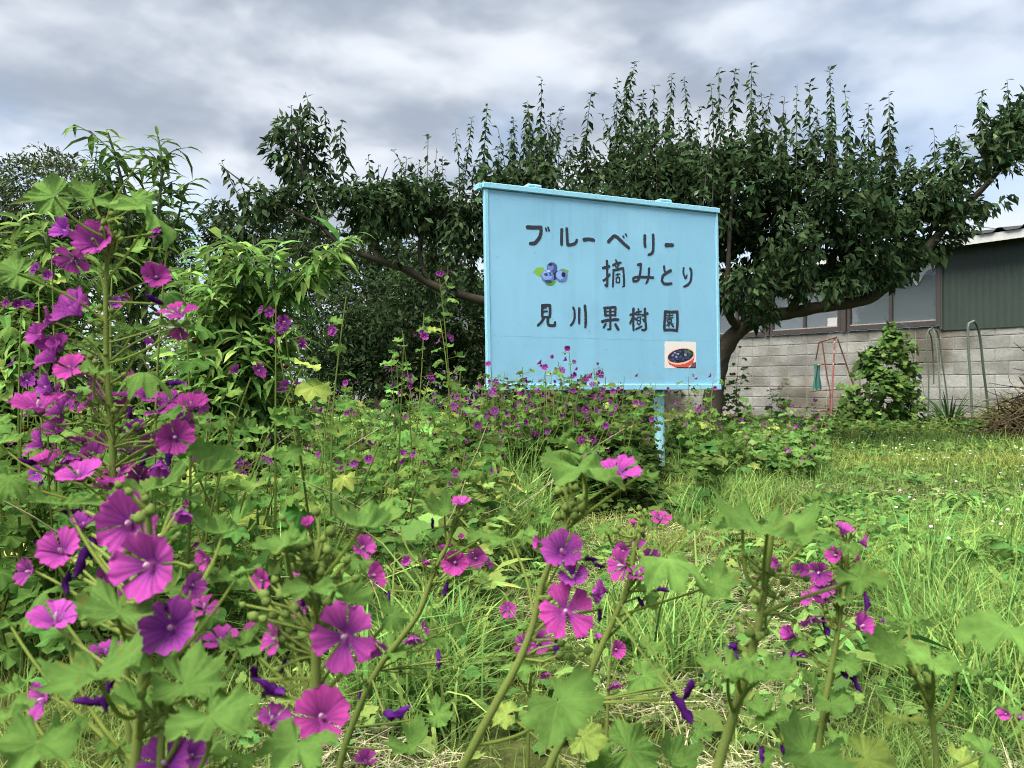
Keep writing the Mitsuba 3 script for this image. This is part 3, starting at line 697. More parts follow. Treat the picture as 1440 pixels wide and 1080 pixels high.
arm = [P3(1262, 280, 7.5, 42, 46, .45), P3(1318, 262, 7.4, 42, 44, .4), P3(1368, 226, 7.4, 40, 46, .4), P3(1418, 190, 7.4, 38, 36, .4), P3(1462, 156, 7.4, 38, 38, .4)]
lv.append(leafy(arm, 2500, r_, .086, .45, (0.040, 0.070, 0.036), droop=.75, shell=.0, clump=3.4, thr=.44, light=.36, seed=15))
put(ume + '__crown', join(lv), 'dark_foliage', kind='stuff')


def simple_tree(name, label, cat, blobs, n, L, ar, col, base, rad, seed, group=None, tpl=T_OVAL, **kw):
    r = np.random.default_rng(seed)
    k = thing(name, label, cat, group)
    c0 = np.mean([b[0] for b in blobs], 0)
    put(k + '__trunk', tube(curve([base, base * .6 + c0 * .4 + r.normal(0, .06, 3), c0], 10), [rad, rad * .8, rad * .3], 8, BARK, bump=.2), 'woody', smooth=60)
    for b in blobs[:6]:
        put(k + '__limb', tube(curve([base * .65 + c0 * .35, (c0 + b[0]) / 2 + r.normal(0, .08, 3), b[0] + [0, 0, .4 * b[1][2]]], 9), [rad * .45, rad * .12], 6, BARK), 'woody', smooth=60)
    put(k + '__crown', leafy(blobs, n, r, L, ar, col, seed=seed, tpl=tpl, **kw), 'dark_foliage', kind='stuff')
    return k


def ground_of(px, Y):
    p = at(px, 540, Y); p[2] = -0.05
    return p


simple_tree('evergreen_tree', 'dense dark evergreen mass behind the low plum branch, left of the sign', 'tree',
            [P3(560, 455, 8.8, 95, 75, .9), P3(620, 430, 9, 75, 80, .8), P3(480, 470, 8.8, 70, 60, .7), P3(660, 470, 9, 60, 70, .6), P3(560, 520, 8.6, 120, 40, .6)], 17000, .07, .42, (0.034, 0.060, 0.028), ground_of(570, 8.9), .10, 41, shell=.35, droop=.2)
simple_tree('evergreen_tree', 'olive green rounded tree behind the plum branch, above the evergreen mass', 'tree',
            [P3(500, 345, 11, 90, 70, 1.0), P3(585, 335, 11, 80, 70, 1.0), P3(650, 350, 11.5, 60, 60, 1.0), P3(430, 370, 11, 60, 60, .8), P3(400, 320, 11.4, 40, 50, .6), P3(540, 420, 11, 150, 70, 1)], 15000, .085, .42, (0.048, 0.075, 0.034), ground_of(540, 11), .12, 42, clump=2.2, thr=.45)
simple_tree('broadleaf_tree', 'small loose-leaved tree between the peach tree and the plum branch', 'tree',
            [P3(310, 320, 11.5, 24, 36, .4), P3(338, 335, 11.5, 35, 45, .5), P3(375, 330, 11.5, 35, 40, .5), P3(350, 410, 11.5, 60, 60, .6)], 4200, .085, .5, (0.045, 0.07, 0.036), ground_of(340, 11.5), .08, 43, clump=2.5, thr=.45)
simple_tree('broadleaf_tree', 'round grey green tree rising highest at the far left edge of the orchard', 'tree',
            [P3(80, 290, 11, 75, 72, 1.0), P3(25, 330, 11, 55, 65, .9), P3(140, 320, 11, 60, 60, .8), P3(190, 345, 11, 50, 55, .7), P3(80, 390, 11, 120, 70, 1), P3(230, 360, 11.2, 40, 60, .6), P3(-60, 370, 11, 80, 80, 1)], 36000, .075, .38, (0.058, 0.082, 0.042), ground_of(80, 11), .16, 44, clump=3.2, thr=.40, light=.36)
ORD = 'first second third fourth fifth sixth seventh eighth ninth tenth eleventh twelfth thirteenth fourteenth fifteenth sixteenth seventeenth eighteenth nineteenth twentieth'.split() + [f'twenty-{w}' for w in 'first second third fourth fifth sixth seventh eighth ninth'.split()]
ORDER = [1, 2, 3, 4, 5, 0, 6]
for i, (X, Y, w, h) in enumerate([(-11, 15, 2.4, 1.9), (-7.2, 14.5, 2.2, 1.6), (-4.2, 15.5, 2.0, 1.5), (-1.6, 15, 1.9, 1.5), (0.8, 15.5, 1.8, 1.5), (-14.5, 14, 2.5, 2.2), (3.0, 17.5, 1.6, 1.6)]):
    simple_tree('hedge_bush', f'{ORD[ORDER[i]]} bush from the left in the far hedge closing the orchard behind the trees', 'bush', [(np.array([X, Y, h * .55]), (w, .9, h * .6)), (np.array([X + .7, Y - .2, h * .8]), (w * .5, .7, h * .4))], 3000, .13, .45, (0.035, 0.055, 0.025), np.array([X, Y, -.05]), .07, 60 + i, group='bushes of the far hedge')

# --- young peach trees with long hanging leaves


def peach(label, stems, r, seed, col, dens=1.0, L0=.125):
    k = thing('peach_tree', label, 'tree', 'young peach trees')
    lv = []
    for P, rad in stems:
        C = curve(P, 20)
        put(k + '__shoot', tube(C, rad, 6, [(0.075, 0.06, 0.04), (0.10, 0.13, 0.05)]), 'woody', smooth=60)
        ll = np.linalg.norm(np.diff(C, axis=0), axis=1).sum()
        subs = [(C, 0.25, ll)]
        for j in range(int(ll / .075 * dens)):
            t = 0.15 + .8 * r.random()
            b = np.array([np.interp(t, np.linspace(0, 1, 20), C[:, q]) for q in range(3)])
            a = r.random() * 6.283; l = (0.16 + .30 * r.random()) * (1.15 - .6 * t)
            e = b + np.array([math.cos(a) * .75, math.sin(a) * .75, .55 + .3 * r.random()]) * l
            S = curve([b, (b + e) / 2 + [0, 0, .02], e], 8)
            put(k + '__twig', tube(S, [.004, .0018], 4, (0.09, 0.12, 0.045)), 'woody') if j < 14 else None
            subs.append((S, 0.0, l))
        for S, t0, l in subs:
            n = max(4, int(l / .017))
            t = np.linspace(t0, 1, n)
            p = np.stack([np.interp(t, np.linspace(0, 1, len(S)), S[:, q]) for q in range(3)], 1)
            d0 = unit(S[-1] - S[0])
            a = np.arange(n) * 2.4 + r.random() * 6
            dd = np.stack([np.cos(a), np.sin(a), -.55 + r.normal(0, .3, n)], 1) + d0 * (.2 + .8 * t[:, None] ** 2)
            ln = L0 * np.exp(r.normal(0, .2, n)) * (1 - .3 * t ** 4)
            nm = np.stack([np.cos(a) * .2, np.sin(a) * .2, np.ones(n)], 1) + r.normal(0, .3, (n, 3))
            lv.append((p, dd, nm, ln, vary(col, n, r, .26, .2) * (1 + .5 * (t[:, None] > .85))))
    p, dd, nm, ln, c = (np.concatenate([x[i] for x in lv]) for i in range(5))
    order = np.argsort(np.hypot(p[:, 0], p[:, 1]) - .25 * r.random(len(p)))
    for j in order[:200]:
        put(k + '__leaf', scatter(p[j:j + 1], dd[j:j + 1], nm[j:j + 1], ln[j:j + 1], ln[j:j + 1] * .21, c[j:j + 1], T_LANCE), 'foliage')
    o = order[200:]
    if len(o):
        put(k + '__foliage', scatter(p[o], dd[o], nm[o], ln[o], ln[o] * .21, c[o], T_LANCE), 'foliage', kind='stuff')
    return k


r_ = np.random.default_rng(51)
G = ground_of
peach('tall young peach tree with bowed narrow leaves standing above the foreground flowers at the left', [
    ([G(190, 3.9), at(185, 420, 3.9), at(180, 300, 3.9), at(165, 230, 3.85), at(150, 182, 3.8)], [.022, .005]), ([G(195, 3.9), at(205, 420, 3.9), at(222, 300, 3.9), at(228, 235, 3.9), at(222, 192, 3.9)], [.02, .005]),
    ([at(190, 420, 3.9), at(150, 330, 3.8), at(125, 260, 3.75), at(118, 235, 3.7)], [.012, .004]), ([at(200, 420, 3.9), at(245, 330, 4), at(258, 270, 4)], [.012, .004]), ([G(190, 3.95), at(170, 440, 4), at(200, 350, 4.1), at(200, 280, 4.1)], [.014, .004])], r_, 1, (0.075, 0.135, 0.040), dens=.5)
peach('bushy bright green peach tree with hanging narrow leaves, left of the dark evergreen', [
    ([G(330, 3.4), at(320, 470, 3.4), at(300, 400, 3.4), at(290, 350, 3.35)], [.022, .005]), ([G(335, 3.4), at(345, 460, 3.4), at(372, 390, 3.3), at(390, 345, 3.3)], [.02, .005]), ([G(335, 3.4), at(350, 480, 3.4), at(400, 420, 3.3), at(445, 385, 3.3), at(470, 372, 3.3)], [.018, .004]),
    ([G(330, 3.4), at(300, 470, 3.5), at(262, 420, 3.5), at(245, 380, 3.5)], [.018, .005]), ([G(335, 3.4), at(335, 450, 3.3), at(340, 380, 3.2), at(335, 345, 3.2)], [.018, .005]), ([G(330, 3.4), at(290, 490, 3.3), at(270, 450, 3.2)], [.014, .004]), ([G(330, 3.4), at(380, 490, 3.3), at(410, 465, 3.2)], [.014, .004])], r_, 2, (0.125, 0.225, 0.055), dens=1.5, L0=.13)
peach('low peach tree with pale curled young leaves at the left edge behind the tallest mallow', [
    ([G(20, 3.2), at(25, 430, 3.2), at(30, 350, 3.2), at(30, 300, 3.2)], [.02, .005]), ([G(25, 3.2), at(60, 440, 3.2), at(75, 380, 3.2), at(60, 330, 3.2)], [.018, .005]), ([G(15, 3.2), at(-10, 440, 3.2), at(-20, 370, 3.2), at(-10, 320, 3.2)], [.018, .005]), ([G(25, 3.3), at(90, 450, 3.4), at(110, 400, 3.4), at(105, 360, 3.4)], [.016, .005]), ([G(25, 3.3), at(40, 470, 3.3), at(45, 420, 3.3)], [.016, .005])], r_, 3, (0.125, 0.215, 0.05), dens=1.2)

# --- leafy vine on the wall
vn = thing('climbing_vine', 'bushy green vine with lobed leaves growing against the block wall right of the stepladder', 'plant')
r_ = np.random.default_rng(71)
for k in range(9):
    a = at(1200 + 10 * k, 600, 10.7); a[2] = 0
    put(vn + '__stem', tube(curve([a, at(1200 + 10 * k + r_.normal() * 8, 540, 10.7), at(1212 + 9 * k + r_.normal() * 10, 478 + 14 * r_.random(), 10.7)], 12), [.009, .003], 5, (0.07, 0.08, 0.035)), 'woody')
vb = [P3(1236, 560, 10.6, 54, 44, .35), P3(1248, 515, 10.7, 38, 36, .3), P3(1262, 486, 10.7, 26, 22, .2), P3(1222, 505, 10.7, 14, 22, .15), P3(1280, 530, 10.7, 14, 30, .15), P3(1254, 468, 10.7, 10, 14, .1), P3(1215, 580, 10.5, 36, 24, .3), P3(1275, 575, 10.6, 22, 26, .25)]
p, o = blob_points(vb, 1250, r_, .15, 6, .42, 3)
l = .088 * np.exp(r_.normal(0, .2, len(p)))
ax = unit(o * .7 + r_.normal(0, .5, p.shape) + [0, -.3, -.5]); nm = unit(o * .4 + r_.normal(0, .35, p.shape) + [0, -.5, .8]); c = vary((0.075, 0.140, 0.045), len(p), r_, .35)
o = np.argsort(p[:, 1])
for j in o[:280]:
    put(vn + '__leaf', scatter(p[j:j + 1], ax[j:j + 1], nm[j:j + 1], l[j:j + 1], l[j:j + 1] * .9, c[j:j + 1], T_LOBED), 'foliage')
o = o[280:]
put(vn + '__inner_leaves', scatter(p[o], ax[o], nm[o], l[o], l[o] * .9, c[o], T_LOBED), 'foliage', kind='stuff')
for (x0, y0, x1, y1) in ((1285, 475, 1262, 452), (1300, 590, 1284, 512)):
    put(vn + '__stem', tube(curve([at(x0 - 20, y0 + 25, 10.7), at(x0, y0, 10.65), at(x1, y1, 10.6)], 8), .004, 4, (0.12, 0.17, 0.06)), 'woody')

# ------------------------------------------------------------------ mallows
GREEN = np.array([0.132, 0.262, 0.07]); VEIN = np.array([0.20, 0.335, 0.09]); STEM = np.array([0.17, 0.23, 0.06])
MAGENTA = np.array([0.370, 0.022, 0.285]); PURPLE = np.array([0.25, 0.03, 0.32]); VIOLET = np.array([0.05, 0.018, 0.10])
LOBES = np.radians([0, 52, -52, 104, -104])


def leaf_shape(lod, r, size, cup=0.0, wave=1.0):
    """A rounded five-lobed mallow leaf, its stalk joining at the origin, blade along +x, size = width in metres."""
    na, nr = ((85, 12), (27, 3), (13, 1))[lod]
    th = np.linspace(math.radians(-162), math.radians(162), na)
    if lod < 2:      # put a row of points on each vein
        for L in LOBES:
            th[np.argmin(abs(th - L))] = L
        th = np.sort(th)
    dl = np.min(abs(th[:, None] - LOBES[None]), 1)
    bump = np.exp(-(dl / math.radians(21)) ** 2)
    R = (0.53 - 0.06 * (abs(th) / math.pi) ** 2) * (0.76 + 0.27 * bump) * (1 + .05 * r.normal(size=5) @ np.exp(-((th[None] - LOBES[:, None]) / .5) ** 2))
    if lod == 0:
        R = R * (1 + 0.04 * np.where(np.arange(na) % 2, 1, -1) * (.5 + r.random(na)) + .02 * r.normal(size=na))
    q = np.linspace(0, 1, nr + 1)[1:]
    rr = q[:, None] * R[None]
    ph = r.random(3) * 6.28
    fold = (0.055 * bump - 0.03)[None] * -q[:, None] * 1.0
    z = fold + cup * rr ** 2 * 2.2 + wave * 0.06 * q[:, None] ** 2 * np.sin(3 * th + ph[0])[None] + wave * .075 * q[:, None] ** 3 * np.sin(7 * th + ph[1])[None] + wave * .03 * q[:, None] ** 2 * np.sin(17 * th + ph[2])[None] * (lod == 0) - .04 * q[:, None] ** 2 * np.maximum(0, np.cos(th))[None]
    x, y = rr * np.cos(th), rr * np.sin(th)
    if lod == 0:     # crinkled between the veins
        pp = np.stack([x, y, x * 0], -1)
        z = z + .050 * (meshkit.fbm(pp * 9 + ph[0] * 5, 2, 4) - .5) * (1 - .6 * bump)[None] * np.minimum(1, 3 * q)[:, None] + .05 * (meshkit.noise(pp * 3.2 + ph[1] * 5, 6) - .5) * q[:, None]
    side = 0.0
    if lod == 0:     # side veins run out from the main ones
        side = np.exp(-((((q[:, None] * 4.2 - dl[None] * 3.4 + ph[2]) % 1) - .5) / .17) ** 2) * np.clip(q[:, None] * 4 - .5, 0, 1) * np.clip(dl[None] * 12, 0, 1)
        z = z - .010 * side
    v = np.vstack([[[0, 0, 0]], np.stack([x, y, z], -1).reshape(-1, 3)]) * size
    idx = 1 + np.arange(na * nr).reshape(nr, na)
    f = [np.stack([np.zeros(na - 1, int), idx[0, :-1], idx[0, 1:]], 1)]
    for k in range(nr - 1):
        a, b, c, d = idx[k, :-1], idx[k, 1:], idx[k + 1, 1:], idx[k + 1, :-1]
        f += [np.stack([a, d, c], 1), np.stack([a, c, b], 1)]
    vein = np.exp(-(dl / math.radians(4 if lod == 0 else 6)) ** 2)[None] * (1 - .75 * q[:, None])
    blot = 1 + .42 * (meshkit.fbm(v[1:] / size * 5 + ph[0] * 9, 2, 3) - .5).reshape(nr, na) * 2
    c = GREEN * blot[..., None]
    c = c * (1 - .22 * q[:, None, None] ** 2 * (1 - bump)[None, :, None])
    vv = np.maximum(vein * .75, .42 * side)[..., None]
    c = c * (1 - vv) + VEIN * vv
    if lod == 0:
        spot = np.clip((meshkit.fbm(np.stack([x, y, x * 0 + ph[1] * 40], -1) * 11, 3, 8) - .73) / .06, 0, 1)[..., None] * .6
        c = c * (1 - spot) + np.array([.26, .20, .06]) * spot
        rim = (np.clip((q - .93) / .07, 0, 1)[:, None] * (meshkit.noise(np.stack([th * 3, th * 0 + ph[0] * 30, th * 0], -1), 2) > .80)[None])[..., None] * .5
        c = c * (1 - rim) + np.array([.30, .25, .07]) * rim
    return v, np.vstack(f), np.vstack([[VEIN], c.reshape(-1, 3)])


def place_m(m, origin, axis, normal):
    v, f, c = m
    x, y, z = basis(axis, normal)
    return origin + v[:, :1] * x + v[:, 1:2] * y + v[:, 2:] * z, f, c


def petal_shape(L, open_, tint, r, lod):
    """One notched petal: base at the origin, growing along +x while it bends from the flower's axis (+z) outwards."""
    nu, nt = ((17, 10), (5, 4), (3, 2))[lod]
    t = np.linspace(0, 1, nt + 1); u = np.linspace(-1, 1, nu)
    w = 0.05 + 0.365 * np.clip(t / .80, 0, 1) ** 1.15 - .10 * np.clip((t - .82) / .18, 0, 1) ** 2
    notch = 0.13 * np.exp(-(u / .28) ** 2)
    lip = 1 - 0.20 * np.abs(u) ** 2.6 - notch
    tt = t[:, None] * (1 - (1 - lip[None]) * t[:, None] ** 3)
    el = math.radians(62) * (1 - open_) + math.radians(8) + math.radians(26) * (1 - t) - math.radians(22) * open_ * t ** 2
    dx, dz = np.cos(el), np.sin(el)
    cx = np.r_[0, np.cumsum((dx[1:] + dx[:-1]) / 2) / nt]; cz = np.r_[0, np.cumsum((dz[1:] + dz[:-1]) / 2) / nt]
    x = np.interp(tt.ravel(), t, cx).reshape(tt.shape); z = np.interp(tt.ravel(), t, cz).reshape(tt.shape)
    y = w[:, None] * u[None]
    z = z + .05 * t[:, None] * u[None] ** 2 + .025 * t[:, None] ** 2 * np.sin(4.2 * u[None] + r.random() * 6) + .16 * (r.random() - .5) * t[:, None] * u[None] + .018 * t[:, None] ** 2 * np.sin(11 * u[None] + r.random() * 6) + .03 * t[:, None] ** 3 * np.sin(6 * u[None] + r.random() * 6)
    v = np.stack([x, y, z], -1).reshape(-1, 3) * L
    idx = np.arange((nt + 1) * nu).reshape(nt + 1, nu)
    q = np.stack([idx[:-1, :-1], idx[1:, :-1], idx[1:, 1:], idx[:-1, 1:]], -1).reshape(-1, 4)
    c = np.ones((nt + 1, nu, 1)) * np.asarray(tint)
    vein = np.clip(np.cos(u * math.pi * 4.0) * 1.5 - .5, 0, 1) if lod == 0 else (np.arange(nu) % 2 == (nu // 2) % 2) * 1.0
    streak = vein[None, :, None] * np.clip(1.15 - t, 0, 1)[:, None, None] ** .6
    c = c * (1 - .68 * streak * np.array([.80, .9, .42])) * (1 - np.clip(1 - t / .6, 0, 1)[:, None, None] ** 1.1 * np.array([.58, .55, .28]))
    c = c * (1 + .22 * (meshkit.noise(np.stack([x * 9 + tint[0] * 90, y * 9, z * 0], -1)) - .5)[..., None])
    pale = np.clip(1 - t / .16, 0, 1)[:, None, None]
    c = c * (1 - pale) + np.array([.55, .40, .50]) * pale
    edge = np.clip((t - .62) / .38, 0, 1)[:, None, None] * .22
    c = c * (1 - edge) + np.array([.62, .16, .50]) * edge
    return v, np.vstack([q[:, [0, 1, 2]], q[:, [0, 2, 3]]]), c.reshape(-1, 3)


def ball(p, rad, col, n=1, squash=1.0):
    m = trimesh.creation.icosphere(n, rad)
    v = np.array(m.vertices); v[:, 2] *= squash
    return v + p, np.array(m.faces), np.tile(np.asarray(col, float), (len(v), 1))


def calyx(L, col):
    """Five green sepals in a cup behind the petals."""
    V, Fc = [[0, 0, -.10]], []
    for k in range(10):
        a = k * math.pi / 5
        q, h = (.34, .16) if k % 2 == 0 else (.16, .0)
        V.append([q * math.cos(a), q * math.sin(a), h])
    for k in range(10):
        Fc.append([0, 1 + (k + 1) % 10, 1 + k])
    return np.array(V) * L, np.array(Fc), np.tile(np.asarray(col, float), (11, 1))


def flower_parts(pos, axis, D, tint, r, lod=0, open_=None):
    """(petals, stamen column, calyx) of an open flower of width D."""
    open_ = np.clip(r.normal(.70, .20), .30, 1.0) if open_ is None else open_
    up = r.normal(size=3)
    tint = tint * (1 + np.array([.04, 0, -.06]) * np.clip(r.normal(), -1.2, 1.2)) * np.exp(np.clip(r.normal(0, .12), -.3, .12))
    z = unit(axis); x = unit(np.cross(z, up)); y = np.cross(z, x)
    Rm = np.stack([x, y, z], 0)
    pet = []
    for k in range(5):
        a = k * 2 * math.pi / 5 + r.normal(0, .06)
        v, f, c = petal_shape(D * .54 * (1 + r.normal(0, .04)), np.clip(open_ + r.normal(0, .07), .2, 1.05), tint * np.exp(np.clip(r.normal(0, .08), -.2, .1)), r, lod)
        v = v + [D * .02, 0, 0.0005 * k]
        ca, sa = math.cos(a), math.sin(a)
        v = v @ np.array([[ca, -sa, 0], [sa, ca, 0], [0, 0, 1]]).T
        pet.append((pos + v @ Rm, f, c))
    col = tube(np.array([[0, 0, 0], [0, 0, .09], [0, 0, .20], [0, 0, .27]]) * D, np.array([.035, .028, .045, .012]) * D, 6 if lod == 0 else 4, [(.5, .40, .45), (.62, .50, .58)])
    col = (pos + col[0] @ Rm, col[1], col[2])
    cx = calyx(D * .5, (0.085, 0.135, 0.05))
    return pet, col, (pos + cx[0] @ Rm, cx[1], cx[2])


def rolled(pos, axis, Ln, col, r):
    """A spent flower: petals twisted into a spindle."""
    t = np.linspace(0, 1, 7)
    P = np.outer(t, unit(axis)) * Ln + np.outer(np.sin(t * 3), r.normal(0, .06, 3)) * Ln
    m = tube(P + pos, np.array([.07, .12, .17, .13, .16, .10, .03]) * Ln * .9, 8, [col * .6, col * 1.4, col, col * 1.8], bump=.95, seed=int(r.integers(1e6)))
    return m


def bud(pos, axis, size, r):
    z = unit(axis)
    m = ball(np.zeros(3), size * .5, (0.16, 0.235, 0.075), 1, 1.15)
    v = m[0].copy(); k = v[:, 2] > 0
    v[k, :2] *= (1 - .55 * (v[k, 2:] / size) * 1.5)
    x, y, n = basis(z, r.normal(size=3))
    return pos + v[:, :1] * y + v[:, 1:2] * n + v[:, 2:] * x, m[1], m[2] * (.8 + .4 * r.random())


FACE = {'c': (0.05, -1, .25), 'u': (0.05, -.35, 1), 'l': (-1, -.45, .25), 'r': (1, -.45, .25), 'd': (.1, -.5, -.8), 'ul': (-.6, -.6, .6), 'ur': (.6, -.6, .6), 'cu': (0, -.8, .75), 'b': (.2, .7, .6), 'cl': (-.5, -.9, .2), 'cr': (.5, -.9, .2)}


def stem_attach(S, p, drop):
    """The point of the stem line S from which a stalk reaches p."""
    want = p[2] - drop
    d = np.abs(S[:, 2] - want) + .6 * np.linalg.norm(S[:, :2] - p[:2], axis=1)
    return S[np.argmin(d)]


def near_mallow(label, Y, stem, leaves=(), flowers=(), spent=(), buds=(), rad=.0045, seed=0, tone=1.0, group=None, extra_stems=()):
    """A mallow near enough to show every leaf, petal and bud. Positions are measured in the photograph at the plant's distance Y (a last number shifts it)."""
    r = np.random.default_rng(1000 + seed)
    k = thing('mallow_plant', label, 'mallow', group or 'flowering mallows standing in the foreground')
    lines = []
    for st_ in (stem,) + tuple(extra_stems):
        P = [at(s[0], s[1], Y + (s[2] if len(s) > 2 else 0)) for s in st_]
        if P[0][2] > .02:      # carry it down to the soil
            d = P[0] - P[1]; d = d / max(1e-6, abs(d[2])); g_ = P[0] + d * np.array([.5, .5, 1]) * (P[0][2] + .01); g_[2] = -.01
            P = [g_] + P
        S = curve(P, 40); lines.append(S)
        put(k + '__stem', tube(S, [rad, rad * .95, rad * .8, rad * .45], 9, [STEM * .8, STEM, STEM * 1.1]), 'foliage', smooth=True)
    S = np.vstack(lines)
    for lf in leaves:
        px, py, w = lf[:3]; tilt = lf[3] if len(lf) > 3 else .2; dY = lf[4] if len(lf) > 4 else r.normal(0, .015); cup = lf[5] if len(lf) > 5 else r.normal(.2, .3); tn = lf[6] if len(lf) > 6 else 0
        y = Y + dY; size = w / FPX * y * 1.03
        c0 = at(px, py, y)
        b = stem_attach(S, c0, .03 + .3 * size)
        h = c0 - b; h[2] = 0
        if np.linalg.norm(h) < .008:
            h = np.array([r.normal(), -.5, 0])
        ax = unit(unit(h) + np.r_[r.normal(0, .25, 2), 0]) + [0, 0, -.15]
        nm = np.array([r.normal(0, .18), -tilt, 1.0]) + .12 * unit(h)
        x, yv, n = basis(ax, nm)
        org = c0 - x * size * .08
        m = place_m(leaf_shape(0, r, size, cup), org, ax, nm)
        m = (m[0], m[1], m[2] * tone * np.exp(r.normal(0, .13)) * (np.array([2.1, 1.55, .9]) if tn else 1))
        pet = tube(curve([b, (b + org) / 2 + [0, 0, -.08 * size] + r.normal(0, .004, 3), org - n * .0015], 9), [.0015, .0011], 5, STEM * 1.25)
        put(k + '__leaf', join([m, pet]), 'mallow_leaf', smooth=True, label='yellowing leaf' if tn else None)
    for fl in flowers:
        px, py, d, face = fl[:4]; hue = fl[4] if len(fl) > 4 else 0.25; dY = fl[5] if len(fl) > 5 else 0.0; op = fl[6] if len(fl) > 6 else None
        y = Y + dY; D = d / FPX * y * .95
        c0 = at(px, py, y)
        ax = unit(np.array(FACE[face]) + r.normal(0, .13, 3))
        tint = (MAGENTA * (1 - hue) + PURPLE * hue)
        pos = c0 - ax * D * .10
        pets, colm, cx = flower_parts(pos, ax, D, tint, r, 0, op)
        b = stem_attach(S, c0, .035)
        back = pos - ax * D * .05
        ped = tube(curve([b, (b + back) / 2 - ax * .006 + [0, 0, .004], back], 9), [.0010, .0008], 5, STEM * 1.2)
        fk = put(k + '__flower', join([cx, ped]), 'foliage')
        for p in pets:
            put(fk + '__petal', p, 'petal_skin', smooth=True)
        put(fk + '__stamens', colm, 'petal_skin', smooth=True)
    for px, py, ln, face, *dy in spent:
        y = Y + (dy[0] if dy else 0)
        c0 = at(px, py, y)
        b = stem_attach(S, c0, .0)
        ax = unit(np.array(FACE[face]) + r.normal(0, .2, 3))
        m = rolled(c0 - ax * ln / FPX * y * .5, ax, ln / FPX * y, VIOLET * np.exp(r.normal(0, .3)), r)
        cx = calyx(.012, (0.085, 0.135, 0.05)); xx, yy, nn = basis(ax, r.normal(size=3))
        s0 = c0 - ax * ln / FPX * y * .5
        cxm = (s0 + cx[0][:, :1] * yy + cx[0][:, 1:2] * nn + cx[0][:, 2:] * xx, cx[1], cx[2])
        fk = put(k + '__spent_flower', join([cxm, tube(curve([b, (b + s0) / 2, s0], 7), .0011, 5, STEM * 1.2)]), 'foliage')
        put(fk + '__rolled_petals', m, 'petal_skin', smooth=True)
    for px, py, n, spread in buds:
        c0 = at(px, py, Y)
        b = stem_attach(S, c0, .01)
        for j in range(int(n * 1.5)):
            e = c0 + r.normal(0, spread / FPX * Y * .5, 3) * [1, .7, 1]
            m = bud(e, e - b + [0, 0, .01], .0056 * (.65 + .6 * r.random()), r)
            put(k + '__bud', join([m, tube(np.array([b, (b + e) / 2 + r.normal(0, .002, 3), e]), .0009, 4, STEM * 1.3)]), 'foliage', smooth=True)
    return k


def Z3(x, y): return x / 2.347, 240 + y / 2.347       # the left flower spike, read off an enlargement
def Z4(x, y): return x / 2.572, 660 + y / 2.572       # the lower left cluster
def Z5(x, y): return 340 + x / 2.7, 680 + y / 2.7     # bottom, left of the middle
def Z6(x, y): return 700 + x / 2.25, 600 + y / 2.25   # bottom, right of the middle
def Z7(x, y): return 1060 + x / 2.571, 660 + y / 2.571  # lower right


def zz(Z, sc, rows):
    return [(*Z(r0[0], r0[1]), r0[2] / sc, *r0[3:]) for r0 in rows]


